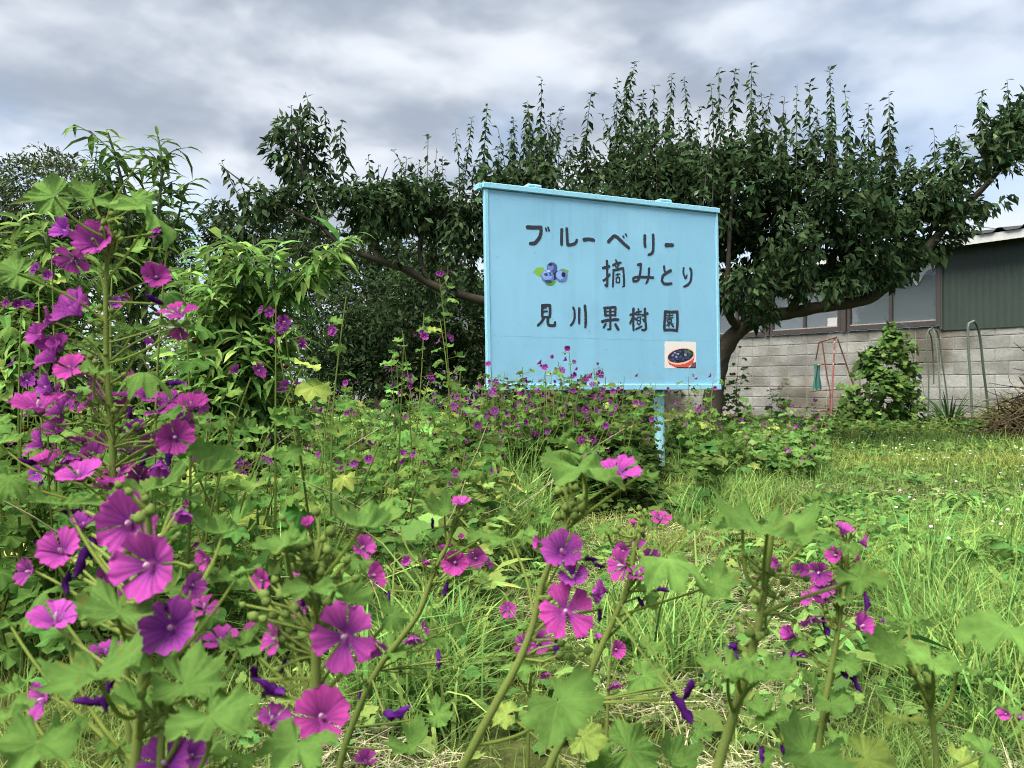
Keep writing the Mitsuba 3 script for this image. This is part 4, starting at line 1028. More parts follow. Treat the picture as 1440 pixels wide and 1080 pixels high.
near_mallow('tallest mallow spike at the left, crowned by broad leaves and packed with magenta flowers', .75,
            [(164, 720), (159, 660), (157, 600), (152, 540), (149, 470), (149, 400), (150, 372), (160, 340), (150, 310)],
            zz(Z3, 2.347, [(165, 85, 150, -.9, -.02, .1), (300, 92, 150, -.55, .02, .2), (505, 140, 215, -.75, -.05, -.3), (450, 95, 120, -.2, .06, 0), (45, 340, 170, -.55, -.02, .1), (450, 520, 110, .3, .04), (590, 515, 125, .1, .0), (312, 665, 95, .3, -.05), (480, 668, 140, .15, -.05), (455, 600, 85, .3, .03), (300, 770, 90, .2, .05), (650, 840, 150, .25, .06), (700, 990, 170, .6, .05), (-10, 900, 150, .3, .05), (20, 1020, 150, .9, -.03, -.4), (330, 330, 70, .2, .05), (230, 590, 90, .2, .05)]),
            zz(Z3, 2.347, [(318, 240, 168, 'c', .05), (225, 205, 120, 'cl', .85, .03, .55), (240, 290, 120, 'd', .2, .02), (255, 468, 185, 'ul', .5), (165, 500, 120, 'l', .15, .02), (165, 560, 100, 'd', .3, .03), (175, 622, 140, 'ul', .75, .01), (235, 655, 120, 'cu', .05, -.02), (515, 355, 125, 'cr', .0, .02, .5), (592, 470, 135, 'u', .0, .0), (590, 525, 80, 'd', .0, .02), (130, 785, 200, 'u', .25), (165, 720, 120, 'ul', .8, .03), (345, 750, 105, 'u', .2, .02), (430, 745, 110, 'u', .3, .03), (485, 750, 90, 'ur', .1, .02), (632, 780, 130, 'u', .0, .02), (577, 880, 145, 'cr', .05, -.03), (135, 905, 130, 'ul', .3), (150, 965, 120, 'u', .2, .02), (225, 935, 110, 'd', .9, .01, .5), (310, 940, 100, 'cu', .2, .02), (265, 1010, 165, 'u', .4, -.03), (395, 1000, 130, 'cu', .2, .0), (450, 862, 100, 'u', .8, .02, .5), (270, 890, 100, 'u', .15, .03), (530, 960, 130, 'd', 1.0, -.02, .4), (460, 1010, 90, 'cr', .2, .03), (520, 800, 90, 'u', .2, .02), (360, 1050, 110, 'u', .3, 0), (290, 440, 80, 'cl', .3, .04), (140, 545, 110, 'cl', .6, .03), (200, 580, 100, 'cu', .3, .02), (280, 640, 80, 'cr', .1, .04), (420, 700, 80, 'u', .1, .05), (330, 700, 80, 'cl', .3, .05), (290, 770, 90, 'ul', .2, .0), (200, 800, 110, 'ul', .5, .04), (400, 790, 80, 'cr', .1, .03), (560, 760, 90, 'cu', .1, .03), (600, 830, 90, 'cr', .2, .04), (190, 860, 100, 'cu', .3, .03), (350, 900, 90, 'c', .1, .04), (300, 970, 100, 'cl', .5, .02), (430, 930, 90, 'u', .3, .04), (210, 990, 90, 'l', .2, .03), (500, 900, 90, 'cr', .3, .04)]),
            zz(Z3, 2.347, [(575, 700, 65, 'r'), (90, 958, 60, 'l'), (480, 960, 60, 'd'), (510, 425, 60, 'l'), (560, 940, 80, 'd'), (430, 800, 50, 'd')]),
            [(149, 335, 7, 40), (180, 320, 5, 30), (158, 440, 5, 26), (150, 520, 5, 30), (165, 585, 5, 34), (120, 580, 4, 30), (195, 610, 6, 36), (140, 660, 5, 40), (175, 285, 6, 40)], rad=.0043, seed=1)
near_mallow('mallow at the lower left with the widest magenta flowers in a close cluster', .45,
            [(190, 1085), (196, 1010), (205, 900), (212, 800), (208, 720), (200, 690)],
            zz(Z4, 2.572, [(235, 125, 215, -.14, .10), (540, 75, 250, -.08, .10), (800, 230, 175, .5, .12), (850, 400, 190, .4, .10), (150, 450, 215, .55, .08), (410, 520, 265, 1.2, -.03), (345, 750, 330, .16, -.07, .3), (560, 725, 200, .3, -.02), (500, 850, 200, .35, -.04), (870, 650, 150, .1, .05), (40, 560, 170, .3, .12), (60, 800, 180, .4, .1), (250, 600, 150, .3, .1), (700, 560, 140, .3, .1), (640, 100, 160, -.1, .12)]),
            zz(Z4, 2.572, [(470, 195, 285, 'c', .45, .02), (545, 345, 290, 'c', .2, -.02), (622, 575, 270, 'c', .5, -.01), (225, 300, 185, 'cu', .35, .08), (110, 370, 120, 'cl', .3, .1), (205, 545, 205, 'u', .25, .03), (160, 830, 160, 'cl', .2, .05), (385, 665, 120, 'u', .5, .06), (400, 370, 110, 'c', .3, .1), (755, 325, 110, 'cl', .05, .10), (800, 625, 145, 'u', .2, .06), (660, 145, 120, 'd', .9, .05, .5), (650, 480, 180, 'd', .7, .02), (690, 420, 120, 'r', .7, .05), (470, 460, 100, 'cl', .1, .08), (590, 500, 140, 'd', .6, .01), (690, 640, 120, 'u', .2, .1), (300, 210, 130, 'u', .8, .09, .5), (740, 500, 120, 'u', .2, .1)]),
            zz(Z4, 2.572, [(400, 820, 110, 'd'), (320, 840, 110, 'l'), (300, 330, 130, 'd', .07), (250, 410, 100, 'd', .08), (330, 280, 90, 'd', .08), (260, 150, 70, 'l', .1)]),
            [(205, 700, 5, 40), (230, 760, 5, 40), (180, 830, 6, 50), (130, 860, 4, 40)], rad=.0042, seed=2)
near_mallow('leafy mallow in the bottom left corner, mostly big pale leaves', .40,
            [(225, 1120), (226, 1060), (232, 1010), (238, 985)],
            zz(Z4, 2.572, [(690, 780, 280, .3, .0, .3), (775, 900, 310, .5, -.02, .2), (130, 1000, 330, .6, -.02, .2), (20, 900, 200, .5, .04), (420, 1010, 140, .3, .06), (850, 1030, 170, .6, .05)]),
            zz(Z4, 2.572, [(600, 1065, 220, 'cu', .8, .0), (690, 1040, 150, 'ur', .8, .04)]), [], [(235, 1005, 7, 40), (215, 985, 4, 30)], rad=.004, seed=3, extra_stems=([(60, 1120), (52, 1080), (48, 1045)],))
near_mallow('thick-stemmed mallow with a crown of green buds above one large open magenta flower', .46,
            [(444, 985), (444, 930), (444, 860), (446, 790), (447, 760)],
            zz(Z5, 2.7, [(470, 165, 250, -.10, -.03, .6), (150, 235, 215, -.16, -.03, .3), (415, 275, 140, .45, .03), (410, 430, 175, .6, .01), (250, 405, 190, -.05, -.04, .2), (580, 500, 135, 1.0, .03), (200, 1000, 270, .9, -.06, .1), (20, 890, 120, .6, .0), (10, 330, 110, .2, .05), (190, 620, 170, .6, .07), (0, 610, 130, .1, .05)]),
            zz(Z5, 2.7, [(395, 580, 285, 'c', .1, -.02, .95), (490, 350, 130, 'r', .0, .03), (455, 245, 110, 'ur', .1, .04), (140, 590, 165, 'l', .0, .0), (80, 370, 105, 'cl', .15, .05), (305, 890, 270, 'cu', .1, -.02), (115, 900, 150, 'u', .15, .0), (470, 1060, 110, 'u', .1, 0), (30, 570, 120, 'ul', .1, .08), (250, 165, 90, 'u', .0, .25), (220, 350, 70, 'u', .3, .1), (240, 470, 110, 'cl', .2, .06), (500, 600, 130, 'd', .2, .01)]),
            zz(Z5, 2.7, [(90, 770, 120, 'l'), (120, 800, 110, 'r'), (45, 720, 90, 'u'), (160, 690, 60, 'd'), (230, 450, 50, 'd')]),
            [(446, 790, 12, 50), (436, 770, 10, 44), (455, 805, 6, 40), (380, 850, 8, 40), (400, 900, 5, 40), (460, 850, 5, 30)], rad=.0050, seed=4)
near_mallow('lanky pale-stemmed mallow leaning right with a small flower cluster at its top', .98,
            [(478, 1075), (505, 995), (535, 935), (562, 900), (590, 860), (612, 800), (630, 765), (640, 730), (648, 712)],
            zz(Z5, 2.7, [(930, 200, 160, .0, -.04), (760, 115, 110, .7, .0), (870, 118, 100, .1, .0), (740, 590, 100, .5, .02), (820, 540, 90, .9, .03), (580, 640, 110, .5, .0), (640, 1000, 170, .9, -.1), (700, 215, 80, .4, .02), (600, 160, 90, .4, .1), (750, 880, 120, .5, -.05), (690, 190, 70, -.2, 0)]),
            zz(Z5, 2.7, [(810, 300, 135, 'c', .05), (885, 285, 100, 'cr', .15, .02), (625, 295, 66, 'c', .1, .02), (835, 78, 90, 'u', .0, .0), (700, 290, 55, 'd', .1, .0), (770, 255, 70, 'u', .15, .02), (930, 300, 60, 'r', .3, .0), (650, 580, 100, 'd', .35, .0), (690, 550, 60, 'r', .1, .0), (1010, 475, 60, 'u', .0, .0), (830, 210, 40, 'u', .05, .0)]),
            zz(Z5, 2.7, [(725, 150, 45, 'u'), (745, 665, 70, 'd'), (590, 855, 120, 'r', -.1), (775, 400, 55, 'd'), (560, 425, 40, 'd'), (445, 800, 40, 'd')]),
            [(642, 720, 6, 26), (610, 805, 5, 26), (635, 930, 4, 30), (520, 965, 6, 34)], rad=.0046, seed=5)
near_mallow('slender mallow with two stacked flowers, purple above magenta, under one flat leaf', .58,
            [(640, 1105), (668, 1045), (700, 985), (732, 925), (752, 870), (762, 820), (790, 760), (802, 720), (804, 690)],
            zz(Z6, 2.25, [(270, 138, 265, -.03, -.04, .05), (200, 75, 130, .6, .02), (265, 85, 110, .7, .04), (460, 150, 110, .1, .02), (40, 355, 150, .2, .12), (205, 880, 265, 1.9, -.03, -.1)]),
            zz(Z6, 2.25, [(205, 400, 165, 'cu', .75, -.01, .75), (240, 480, 110, 'u', .8, -.02), (215, 585, 185, 'c', .12, -.02, .98), (375, 150, 165, 'u', .0, .0, .8), (135, 365, 60, 'l', .0, .02), (300, 530, 70, 'r', .5, .04)]),
            zz(Z6, 2.25, [(185, 705, 60, 'd'), (320, 600, 45, 'd'), (300, 420, 50, 'r'), (250, 640, 60, 'd')]),
            [(806, 690, 7, 26), (800, 720, 4, 24), (768, 840, 4, 24), (800, 915, 4, 24)], rad=.0042, seed=6)
near_mallow('mallow with a long leaf reaching right, just right of the two stacked flowers', .75,
            [(772, 1080), (800, 1020), (828, 950), (850, 900), (868, 860), (884, 825), (893, 770), (905, 740)],
            zz(Z6, 2.25, [(545, 425, 200, .45, -.05, -.3), (700, 500, 150, .5, -.03), (455, 285, 85, .4, .05), (340, 320, 70, .4, .0), (480, 530, 100, 1.1, .02), (600, 320, 90, .4, .03)]),
            zz(Z6, 2.25, [(395, 440, 125, 'l', .0, -.02, .8), (450, 470, 100, 'u', .0, -.01), (400, 395, 80, 'ul', .1, .03), (475, 425, 95, 'cr', .15, .03), (440, 380, 70, 'u', .2, .05), (515, 292, 72, 'u', .0, .05), (430, 312, 40, 'u', .05, .03), (340, 520, 90, 'l', .6, .0), (520, 450, 60, 'r', .0, .03)]),
            zz(Z6, 2.25, [(320, 435, 45, 'l'), (520, 520, 50, 'r'), (455, 560, 45, 'd'), (580, 890, 110, 'd', -.2), (600, 830, 80, 'u', -.2)]),
            [(880, 750, 6, 30), (905, 735, 5, 24), (815, 915, 5, 24), (985, 970, 4, 20)], rad=.0045, seed=7)
near_mallow('low mallow with small ragged purple flowers in the grass below the two stacked flowers', 1.15,
            [(745, 985), (748, 930), (752, 905)],
            zz(Z6, 2.25, [(80, 760, 110, .5, 0), (60, 640, 90, .5, .05), (480, 700, 110, .5, .1), (470, 790, 130, .6, .0), (390, 560, 60, .4, .1)]),
            zz(Z6, 2.25, [(130, 680, 95, 'c', .55), (85, 690, 80, 'cl', .4), (370, 705, 80, 'cr', .2, .05), (35, 578, 62, 'c', .05, .1), (150, 780, 60, 'd', .3), (265, 795, 40, 'u', .2), (370, 810, 70, 'd', .5), (315, 672, 40, 'u', .2, .05)]), [], [(750, 900, 5, 30)], rad=.003, seed=8, extra_stems=([(855, 985), (858, 930), (862, 905)],))
near_mallow('mallow with a bare thick stem topped by broad flat leaves, right of the middle', .52,
            [(1008, 1085), (1030, 1010), (1050, 947), (1066, 880), (1076, 820), (1082, 775), (1085, 750)],
            zz(Z7, 2.571, [(60, 235, 340, .06, -.03, .35), (190, 250, 200, .12, .05, .2), (395, 395, 190, -.22, -.04, .1), (60, 735, 190, -.05, -.03, .2), (-60, 760, 150, .1, .03)]) + zz(Z6, 2.25, [(760, 320, 190, .18, .02, .2), (740, 770, 200, -.08, -.03, .2), (800, 760, 100, -.1, -.05)]),
            zz(Z7, 2.571, [(95, 345, 85, 'l', .0, .06, .5), (170, 365, 75, 'cl', .05, .08, .6)]),
            zz(Z6, 2.25, [(750, 720, 55, 'd'), (735, 695, 60, 'l')]), [(1078, 800, 8, 50), (1092, 845, 5, 40), (1060, 880, 5, 30)], rad=.0046, seed=9)
near_mallow('mallow with ragged magenta and violet flowers down its stalk before the tall grass', .88,
            [(1158, 1000), (1166, 955), (1176, 900), (1184, 850), (1190, 800), (1192, 765)],
            zz(Z7, 2.571, [(350, 275, 80, .9, -.02), (310, 465, 110, .8, .0), (285, 850, 140, .9, -.03), (230, 790, 120, .7, .03), (335, 700, 110, .7, 0), (330, 840, 90, .5, 0), (230, 280, 140, .2, .05), (420, 130, 100, .3, .2), (250, 120, 140, .2, .25), (520, 230, 130, .2, .15), (160, 620, 90, .5, 0)]),
            zz(Z7, 2.571, [(322, 230, 95, 'u', .25), (385, 262, 75, 'r', .55), (300, 312, 85, 'l', .15), (368, 330, 60, 'r', .0), (235, 372, 100, 'cl', .0), (250, 420, 95, 'c', .1), (200, 470, 70, 'l', .2), (235, 455, 90, 'c', .2, .02), (205, 540, 110, 'd', .6), (145, 600, 110, 'l', .15), (150, 650, 90, 'd', .85), (385, 570, 125, 'ur', .1), (460, 545, 50, 'r', .5), (290, 405, 60, 'r', .1), (265, 485, 55, 'u', .15)]),
            zz(Z7, 2.571, [(402, 478, 70, 'd'), (260, 570, 70, 'd'), (340, 720, 90, 'd'), (370, 760, 80, 'd'), (120, 690, 60, 'd'), (265, 895, 45, 'd')]),
            [(1184, 800, 6, 30), (1175, 860, 6, 30), (1190, 750, 5, 30)], rad=.0042, seed=10)
near_mallow('flowerless young mallow with three spreading grey green leaves near the right edge', .50,
            [(1318, 1085), (1312, 1020), (1304, 965), (1300, 945)],
            zz(Z7, 2.571, [(500, 650, 190, .55, -.02, .1), (640, 695, 170, .4, -.04, .1), (750, 715, 150, -.12, .0), (540, 900, 150, .9, .03, 0, 1), (560, 560, 150, .5, .08)]), [], [], [(1300, 950, 4, 24)], rad=.0035, seed=11)
near_mallow('mallow mostly outside the right edge, one broad leaf reaching into view', .45,
            [(1490, 1090), (1475, 980), (1462, 915)], zz(Z7, 2.571, [(905, 585, 290, -.06, -.02, -.05), (1040, 640, 180, .3, .04), (940, 880, 110, .5, .2)]), zz(Z7, 2.571, [(915, 885, 70, 'l', .0, .3), (960, 900, 60, 'u', .1, .3)]), [], [], rad=.0042, seed=12)
near_mallow('low mallow rosette with yellowing leaves cut by the bottom edge at the right', .62,
            [(1160, 1110), (1165, 1080)], zz(Z7, 2.571, [(190, 1035, 270, .8, -.02), (420, 1050, 190, .8, .0, .1, 1), (70, 900, 140, .5, .05, .1), (20, 880, 120, .5, .06), (850, 1030, 160, .7, .0), (760, 1060, 120, .6, .05, .1, 1), (60, 1030, 120, .6, .04), (330, 990, 120, .6, .1)]), [], zz(Z7, 2.571, [(115, 1020, 60, 'd'), (30, 1030, 60, 'd'), (150, 985, 35, 'u')]), [], rad=.003, seed=13)
near_mallow('low mallow rosette in the grass at the bottom centre', .85,
            [(800, 1110), (815, 1075)], zz(Z6, 2.25, [(430, 1025, 190, .9, .0), (280, 985, 140, .5, .0, 0, 1), (330, 1050, 160, .5, .02), (20, 910, 100, .5, .05, 0, 1), (560, 1060, 130, .6, .05), (640, 960, 90, .4, .1)]), [], [], [], rad=.003, seed=14)


def wild_mallow(X, Y, H, label, group, seed, nleaf=18, nfl=7, lod=1, lean=(0, 0), tone=1.0, leaf=.066, fl=.040, span=.5, nst=None):
    """A mallow of the bed: upright stems, leaves on stalks all the way, flowers in clusters along the upper part."""
    r = np.random.default_rng(5000 + seed)
    k = thing('mallow_plant', label, 'mallow', group)
    stems, SP = [], []
    for j in range(nst or (1 if H > .95 else 3)):
        a = r.random() * 6.28; s = .0 if j == 0 else .10 + .20 * r.random()
        h = H * (1 if j == 0 else .65 + .3 * r.random())
        tip = np.array([X + lean[0] * h + s * math.cos(a), Y + lean[1] * h + s * math.sin(a), h])
        S = curve([np.array([X + .02 * math.cos(a), Y + .02 * math.sin(a), -.01]), (np.array([X, Y, 0]) + tip) / 2 + r.normal(0, .02, 3) * [1, 1, 0], tip], 20)
        SP.append(S); stems.append(tube(S, [.0038, .0030, .0016], 5, [STEM * .8, STEM]))
    put(k + '__stem', join(stems), 'foliage')
    far = []
    for j in range(nleaf):
        S = SP[j % len(SP)]
        t = .12 + .88 * (j + r.random()) / nleaf
        b = np.array([np.interp(t, np.linspace(0, 1, 20), S[:, q]) for q in range(3)])
        a = j * 2.4 + r.random()
        size = leaf * (1.1 - .5 * t ** 2) * np.exp(r.normal(0, .18))
        e = b + np.array([math.cos(a), math.sin(a), .35 * r.random()]) * size * (.7 + .6 * r.random())
        ax = np.array([math.cos(a), math.sin(a), -.35 + .2 * r.normal()]); nm = np.array([r.normal(0, .3) + .3 * math.cos(a), r.normal(0, .3) + .3 * math.sin(a) - .15, 1.0])
        m = place_m(leaf_shape(lod, r, size, r.normal(.1, .3)), e, ax, nm)
        yl = r.random() < .045
        m = (m[0], m[1], m[2] * tone * np.exp(r.normal(0, .20)) * (np.array([2.4, 1.6, .8]) if yl else np.array([1 + .12 * r.normal(), 1, 1])))
        m = join([m, tube(np.array([b, e]), .0011, 3, STEM, cap=False)])
        if lod == 1:
            put(k + '__leaf', m, 'mallow_leaf', smooth=True)
        else:
            far.append(m)
    if far:
        put(k + '__foliage', join(far), 'foliage', kind='stuff')
    for j in range(nfl):
        S = SP[j % len(SP)]
        t = 1 - span * (((j * 7 + seed) % 3) / 3 + .10 * r.random()) ** 1.2
        b = np.array([np.interp(t, np.linspace(0, 1, 20), S[:, q]) for q in range(3)])
        a = r.random() * 6.28
        D = fl * (.55 + .45 * r.random())
        ax = unit(np.array([math.cos(a), math.sin(a) - .75, .45]))
        e = b + ax * (.018 + .02 * r.random()) + [0, 0, .01]
        pets, colm, cx = flower_parts(e, ax, D, (MAGENTA * .60 + [-.02, .02, .02]) * (1 - .5 * r.random()) + PURPLE * .35 * r.random(), r, 1 if lod == 1 else 2)
        m = join(pets + [colm])
        put(k + '__flower', m, 'petal_skin', smooth=lod == 1)
    bl = []
    for j in range(nfl):
        S = SP[j % len(SP)]
        t = 1 - span * 1.1 * r.random()
        b = np.array([np.interp(t, np.linspace(0, 1, 20), S[:, q]) for q in range(3)])
        e = b + r.normal(0, .014, 3)
        bl.append(ball(e, .0055, (0.095, 0.14, 0.05) if r.random() < .7 else VIOLET, 0))
    if bl:
        put(k + '__buds', join(bl), 'foliage', kind='stuff')
    return k


# single spikes that stand out, placed one by one
for i, (px, py, Y, nf, lab, kw) in enumerate([
        (388, 428, 1.75, 5, 'single tall mallow stalk tipped with pink flowers before the bushy peach tree', dict(nleaf=30, span=.25)),
        (487, 416, 2.0, 7, 'tall mallow stalk with a dense mauve flower head against the dark evergreen', dict(nleaf=30, span=.2, lean=(.05, 0))),
        (618, 392, 3.0, 9, 'tall mallow topped by pink flowers directly left of the sign, under the plum branch', dict(nleaf=44, span=.35, nst=3)),
        (596, 440, 2.8, 8, 'slanting mallow stalk beside the one topped pink, left of the sign', dict(nleaf=30, span=.35, lean=(.12, 0))),
        (556, 495, 3.4, 5, 'mallow with a small mauve head low in front of the evergreen', dict(nleaf=28, span=.2)),
        (236, 335, 1.5, 12, 'slim mallow spike of small pink flowers behind the tallest spike, right of it', dict(nleaf=28, span=.28)),
        (72, 345, 1.8, 10, 'slim mallow spike of small pink flowers behind the tallest spike, left of it', dict(nleaf=28, span=.3)),
        (258, 395, 1.6, 9, 'mallow with scattered pink flowers beside the slim spike, behind the tallest one', dict(nleaf=30, span=.5)),
        (30, 440, 1.9, 9, 'mallow with round pink flowers low at the left edge behind the tallest spike', dict(nleaf=30, span=.5)),
        (800, 492, 4.1, 22, 'mallow clump rising highest in front of the blue board', dict(nleaf=80, span=.3, fl=.050, nst=7)),
        (735, 516, 4.0, 14, 'mallow with pink flowers along the lower left edge of the blue board', dict(nleaf=64, span=.3, fl=.050, nst=6)),
        (768, 520, 3.8, 14, 'mallow between the highest clump and the left end of the board', dict(nleaf=64, span=.35, fl=.050, nst=6)),
        (690, 515, 3.7, 8, 'pale leaved mallow at the lower left corner of the board', dict(nleaf=50, span=.4, tone=1.25, nst=5)),
        (835, 518, 4.0, 9, 'mallow rising beside the highest clump, on its right', dict(nleaf=56, span=.35, fl=.050, nst=5)),
        (968, 530, 4.9, 7, 'mallow leaning across the right side of the visible sign post', dict(nleaf=44, span=.4, fl=.046, nst=4, lean=(-.08, 0))),
        (1003, 535, 4.6, 9, 'mallow growing right of the visible sign post, under the bowl picture', dict(nleaf=56, span=.35, fl=.050, nst=5)),
        (878, 530, 4.4, 9, 'mallow just left of the visible sign post', dict(nleaf=50, span=.6, nst=5)),
        (1040, 490, 8.6, 7, 'tall thin mallow at the foot of the tree trunk in front of the block wall', dict(nleaf=60, span=.5, leaf=.09, fl=.045, tone=.6, nst=4)),
        (1100, 535, 9.4, 6, 'small mallow standing against the block wall left of the stepladder', dict(nleaf=40, span=.5, leaf=.09, fl=.045, tone=.6, nst=3))]):
    p = at(px, py, Y)
    ln = kw.get('lean', (0, 0))
    wild_mallow(p[0] - ln[0] * p[2], Y, p[2], lab, 'mallows that stand out in the bed', 100 + i, nfl=nf, lod=1, **{'leaf': .065, **kw})


# the mass of the bed, behind and between
r_ = np.random.default_rng(77)
zones = [  # (count, picture x range, distance range, height range, label, group)
    (26, (-60, 330), (1.5, 3.0), (.48, .68), 'of the left bed', 'mallows of the left bed', dict(nleaf=24, nfl=4, lod=1, fl=.037)),
    (22, (300, 700), (2.1, 3.6), (.36, .60), 'left of the sign', 'mallows of the middle bed', dict(nleaf=24, nfl=3, lod=1, fl=.036)),
    (22, (640, 890), (3.4, 4.5), (.52, .72), 'under the sign', 'mallows under the sign', dict(nleaf=42, nfl=7, lod=1, fl=.048, nst=5, leaf=.056)),
    (8, (900, 1010), (5.7, 6.3), (.30, .5), 'behind the sign post', 'mallows behind the sign post', dict(nleaf=30, nfl=4, lod=2, leaf=.08, fl=.042)),
    (34, (1000, 1150), (4.6, 8.5), (.18, .46), 'right of the sign post', 'mallows right of the sign post', dict(nleaf=34, nfl=3, lod=2, leaf=.068, fl=.048)),
    (60, (-120, 660), (3.4, 7.0), (.45, .68), 'of the back bed', 'mallows at the back of the bed', dict(nleaf=30, nfl=3, lod=2, leaf=.09, fl=.044)),
]
NUM = 'no one two three four five six seven eight nine ten eleven twelve'.split()
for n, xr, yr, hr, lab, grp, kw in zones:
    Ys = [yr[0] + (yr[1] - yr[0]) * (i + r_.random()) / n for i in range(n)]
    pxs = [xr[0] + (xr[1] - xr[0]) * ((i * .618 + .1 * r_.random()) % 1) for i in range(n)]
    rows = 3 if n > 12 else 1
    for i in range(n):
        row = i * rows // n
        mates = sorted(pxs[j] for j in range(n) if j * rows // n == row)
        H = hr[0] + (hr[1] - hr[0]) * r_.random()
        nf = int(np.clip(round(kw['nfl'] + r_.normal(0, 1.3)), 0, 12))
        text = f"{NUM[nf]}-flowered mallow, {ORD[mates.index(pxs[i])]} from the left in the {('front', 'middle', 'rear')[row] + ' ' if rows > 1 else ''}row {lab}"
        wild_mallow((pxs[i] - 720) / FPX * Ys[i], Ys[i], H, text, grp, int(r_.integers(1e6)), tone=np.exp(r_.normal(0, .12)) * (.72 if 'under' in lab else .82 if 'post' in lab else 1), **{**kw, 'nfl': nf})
# undergrowth between them
U = []


def under(n, xr, yr, zr, L, col, tpl=T_LOBED, ar=.95, pw=1.0):
    Y = yr[0] + (yr[1] - yr[0]) * r_.random(n) ** .8
    X = (xr[0] + (xr[1] - xr[0]) * r_.random(n) - 720) / FPX * Y
    cl = meshkit.fbm(np.stack([X, Y, X * 0], -1) * 2.2, 3, 12)
    z = zr[0] + (zr[1] - zr[0]) * r_.random(n) ** pw * np.clip(.35 + 1.5 * (cl - .3), .15, 1)
    bx = X / Y * FPX + 720
    z = np.where((bx > 918) & (bx < 978) & (Y < 5.6), z * .3, z)      # the path worn to the sign post
    p = np.stack([X, Y, z], 1)[cl > .36]
    m = len(p)
    a = r_.random(m) * 6.28
    ax = np.stack([np.cos(a), np.sin(a), r_.normal(-.1, .3, m)], 1); nm = np.stack([r_.normal(0, .4, m), r_.normal(-.15, .4, m), np.ones(m)], 1)
    l = L * np.exp(r_.normal(0, .3, m))
    U.append(scatter(p, ax, nm, l, l * ar, vary(col, m, r_, .3, .25), tpl))


under(7000, (-150, 700), (1.6, 7.5), (.02, .46), .05, (0.110, 0.205, 0.045))
under(9000, (-150, 720), (1.7, 6.0), (.02, .36), .034, (0.175, 0.255, 0.05))
under(5000, (250, 720), (1.7, 4.0), (.02, .30), .06, (0.20, 0.26, 0.05), T_LANCE, .14)
under(5000, (-150, 720), (1.7, 7.0), (.02, .40), .055, (0.160, 0.250, 0.045), T_LANCE, .22)
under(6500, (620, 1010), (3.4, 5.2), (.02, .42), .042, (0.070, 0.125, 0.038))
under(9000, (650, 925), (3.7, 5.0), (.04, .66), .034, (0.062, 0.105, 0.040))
under(5500, (900, 1160), (4.6, 9.5), (.02, .26), .06, (0.095, 0.180, 0.045))
under(4500, (1020, 1440), (8.8, 11.3), (.02, .22), .09, (0.10, 0.175, 0.040), T_OVAL, .5)
under(2200, (-100, 1500), (1.15, 3.2), (.01, .10), .030, (0.11, 0.20, 0.045))
under(4200, (1130, 1500), (1.35, 3.6), (.02, .17), .07, (0.13, 0.25, 0.045), T_LANCE, .24)
under(1500, (560, 1150), (1.3, 3.2), (.01, .10), .06, (0.13, 0.24, 0.045), T_LANCE, .22)
under(2500, (1150, 1460), (3.2, 7.5), (.01, .10), .05, (0.11, 0.20, 0.042), T_OVAL, .6)
k = thing('undergrowth', kind='stuff'); labels[k] = {'kind': 'stuff', 'label': 'low tangle of weeds and young leaves between the mallows', 'category': 'undergrowth'}
scene[k] = shape(join(U), 'foliage')
# dry bent stalks in the bed
dk = thing('dry_stalks', kind='stuff'); D_ = []
for i in range(300):
    Y = 1.7 + 4.5 * r_.random(); X = ((-50 + 760 * r_.random()) - 720) / FPX * Y; a = r_.random() * 6.28; l = .15 + .4 * r_.random()
    p0 = np.array([X, Y, .02 + .1 * r_.random()]); p1 = p0 + np.array([math.cos(a) * l, math.sin(a) * l, l * (.1 + .9 * r_.random())])
    D_.append(tube(curve([p0, (p0 + p1) / 2 + r_.normal(0, .03, 3), p1], 6), [.002, .0012], 4, vary((0.22, 0.21, 0.09), 1, r_, .3, .1)[0]))
labels[dk] = {'kind': 'stuff', 'label': 'bent dry and pale green stalks lying through the bed', 'category': 'stalks'}
scene[dk] = shape(join(D_), 'dry')

# ------------------------------------------------------------------ grass


def blades(X, Y, h, w, col, r, bend=.55, segs=3, tipc=1.25):
    n = len(X)
    a = r.random(n) * 6.283
    d = np.stack([np.cos(a), np.sin(a), a * 0], 1); s = np.stack([-np.sin(a), np.cos(a), a * 0], 1)
    b = np.clip(r.normal(bend, .25, n), .05, 1.3)
    t = np.linspace(0, 1, segs + 1)
    wz = np.clip(1 - t ** 1.7, 0.02, 1)
    p0 = np.stack([X, Y, np.full(n, -.005)], 1)
    C = p0[:, None] + np.array([0, 0, 1.0]) * (h[:, None] * (t - .5 * np.minimum(b, 1)[:, None] * t ** 2))[..., None] + d[:, None] * (h[:, None] * b[:, None] * t ** 2)[..., None]
    off = s[:, None] * (w[:, None] * wz / 2)[..., None]
    v = np.stack([C - off, C + off], 2).reshape(n, -1, 3)
    k = np.arange(segs) * 2
    f = np.vstack([np.stack([k, k + 1, k + 3], 1), np.stack([k, k + 3, k + 2], 1)])
    f = (f[None] + np.arange(n)[:, None, None] * (2 * (segs + 1))).reshape(-1, 3)
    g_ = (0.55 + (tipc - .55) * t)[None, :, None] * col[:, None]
    return v.reshape(-1, 3), f, np.repeat(g_, 2, 1).reshape(-1, 3)


def field(n, yr, xr, r, power=1.0):
    Y = yr[0] + (yr[1] - yr[0]) * r.random(n) ** power
    X = (xr[0] + (xr[1] - xr[0]) * r.random(n) - 720) / FPX * Y
    return X, Y


r_ = np.random.default_rng(91)
GR, YG = np.array([0.150, 0.255, 0.046]), np.array([0.245, 0.310, 0.060])


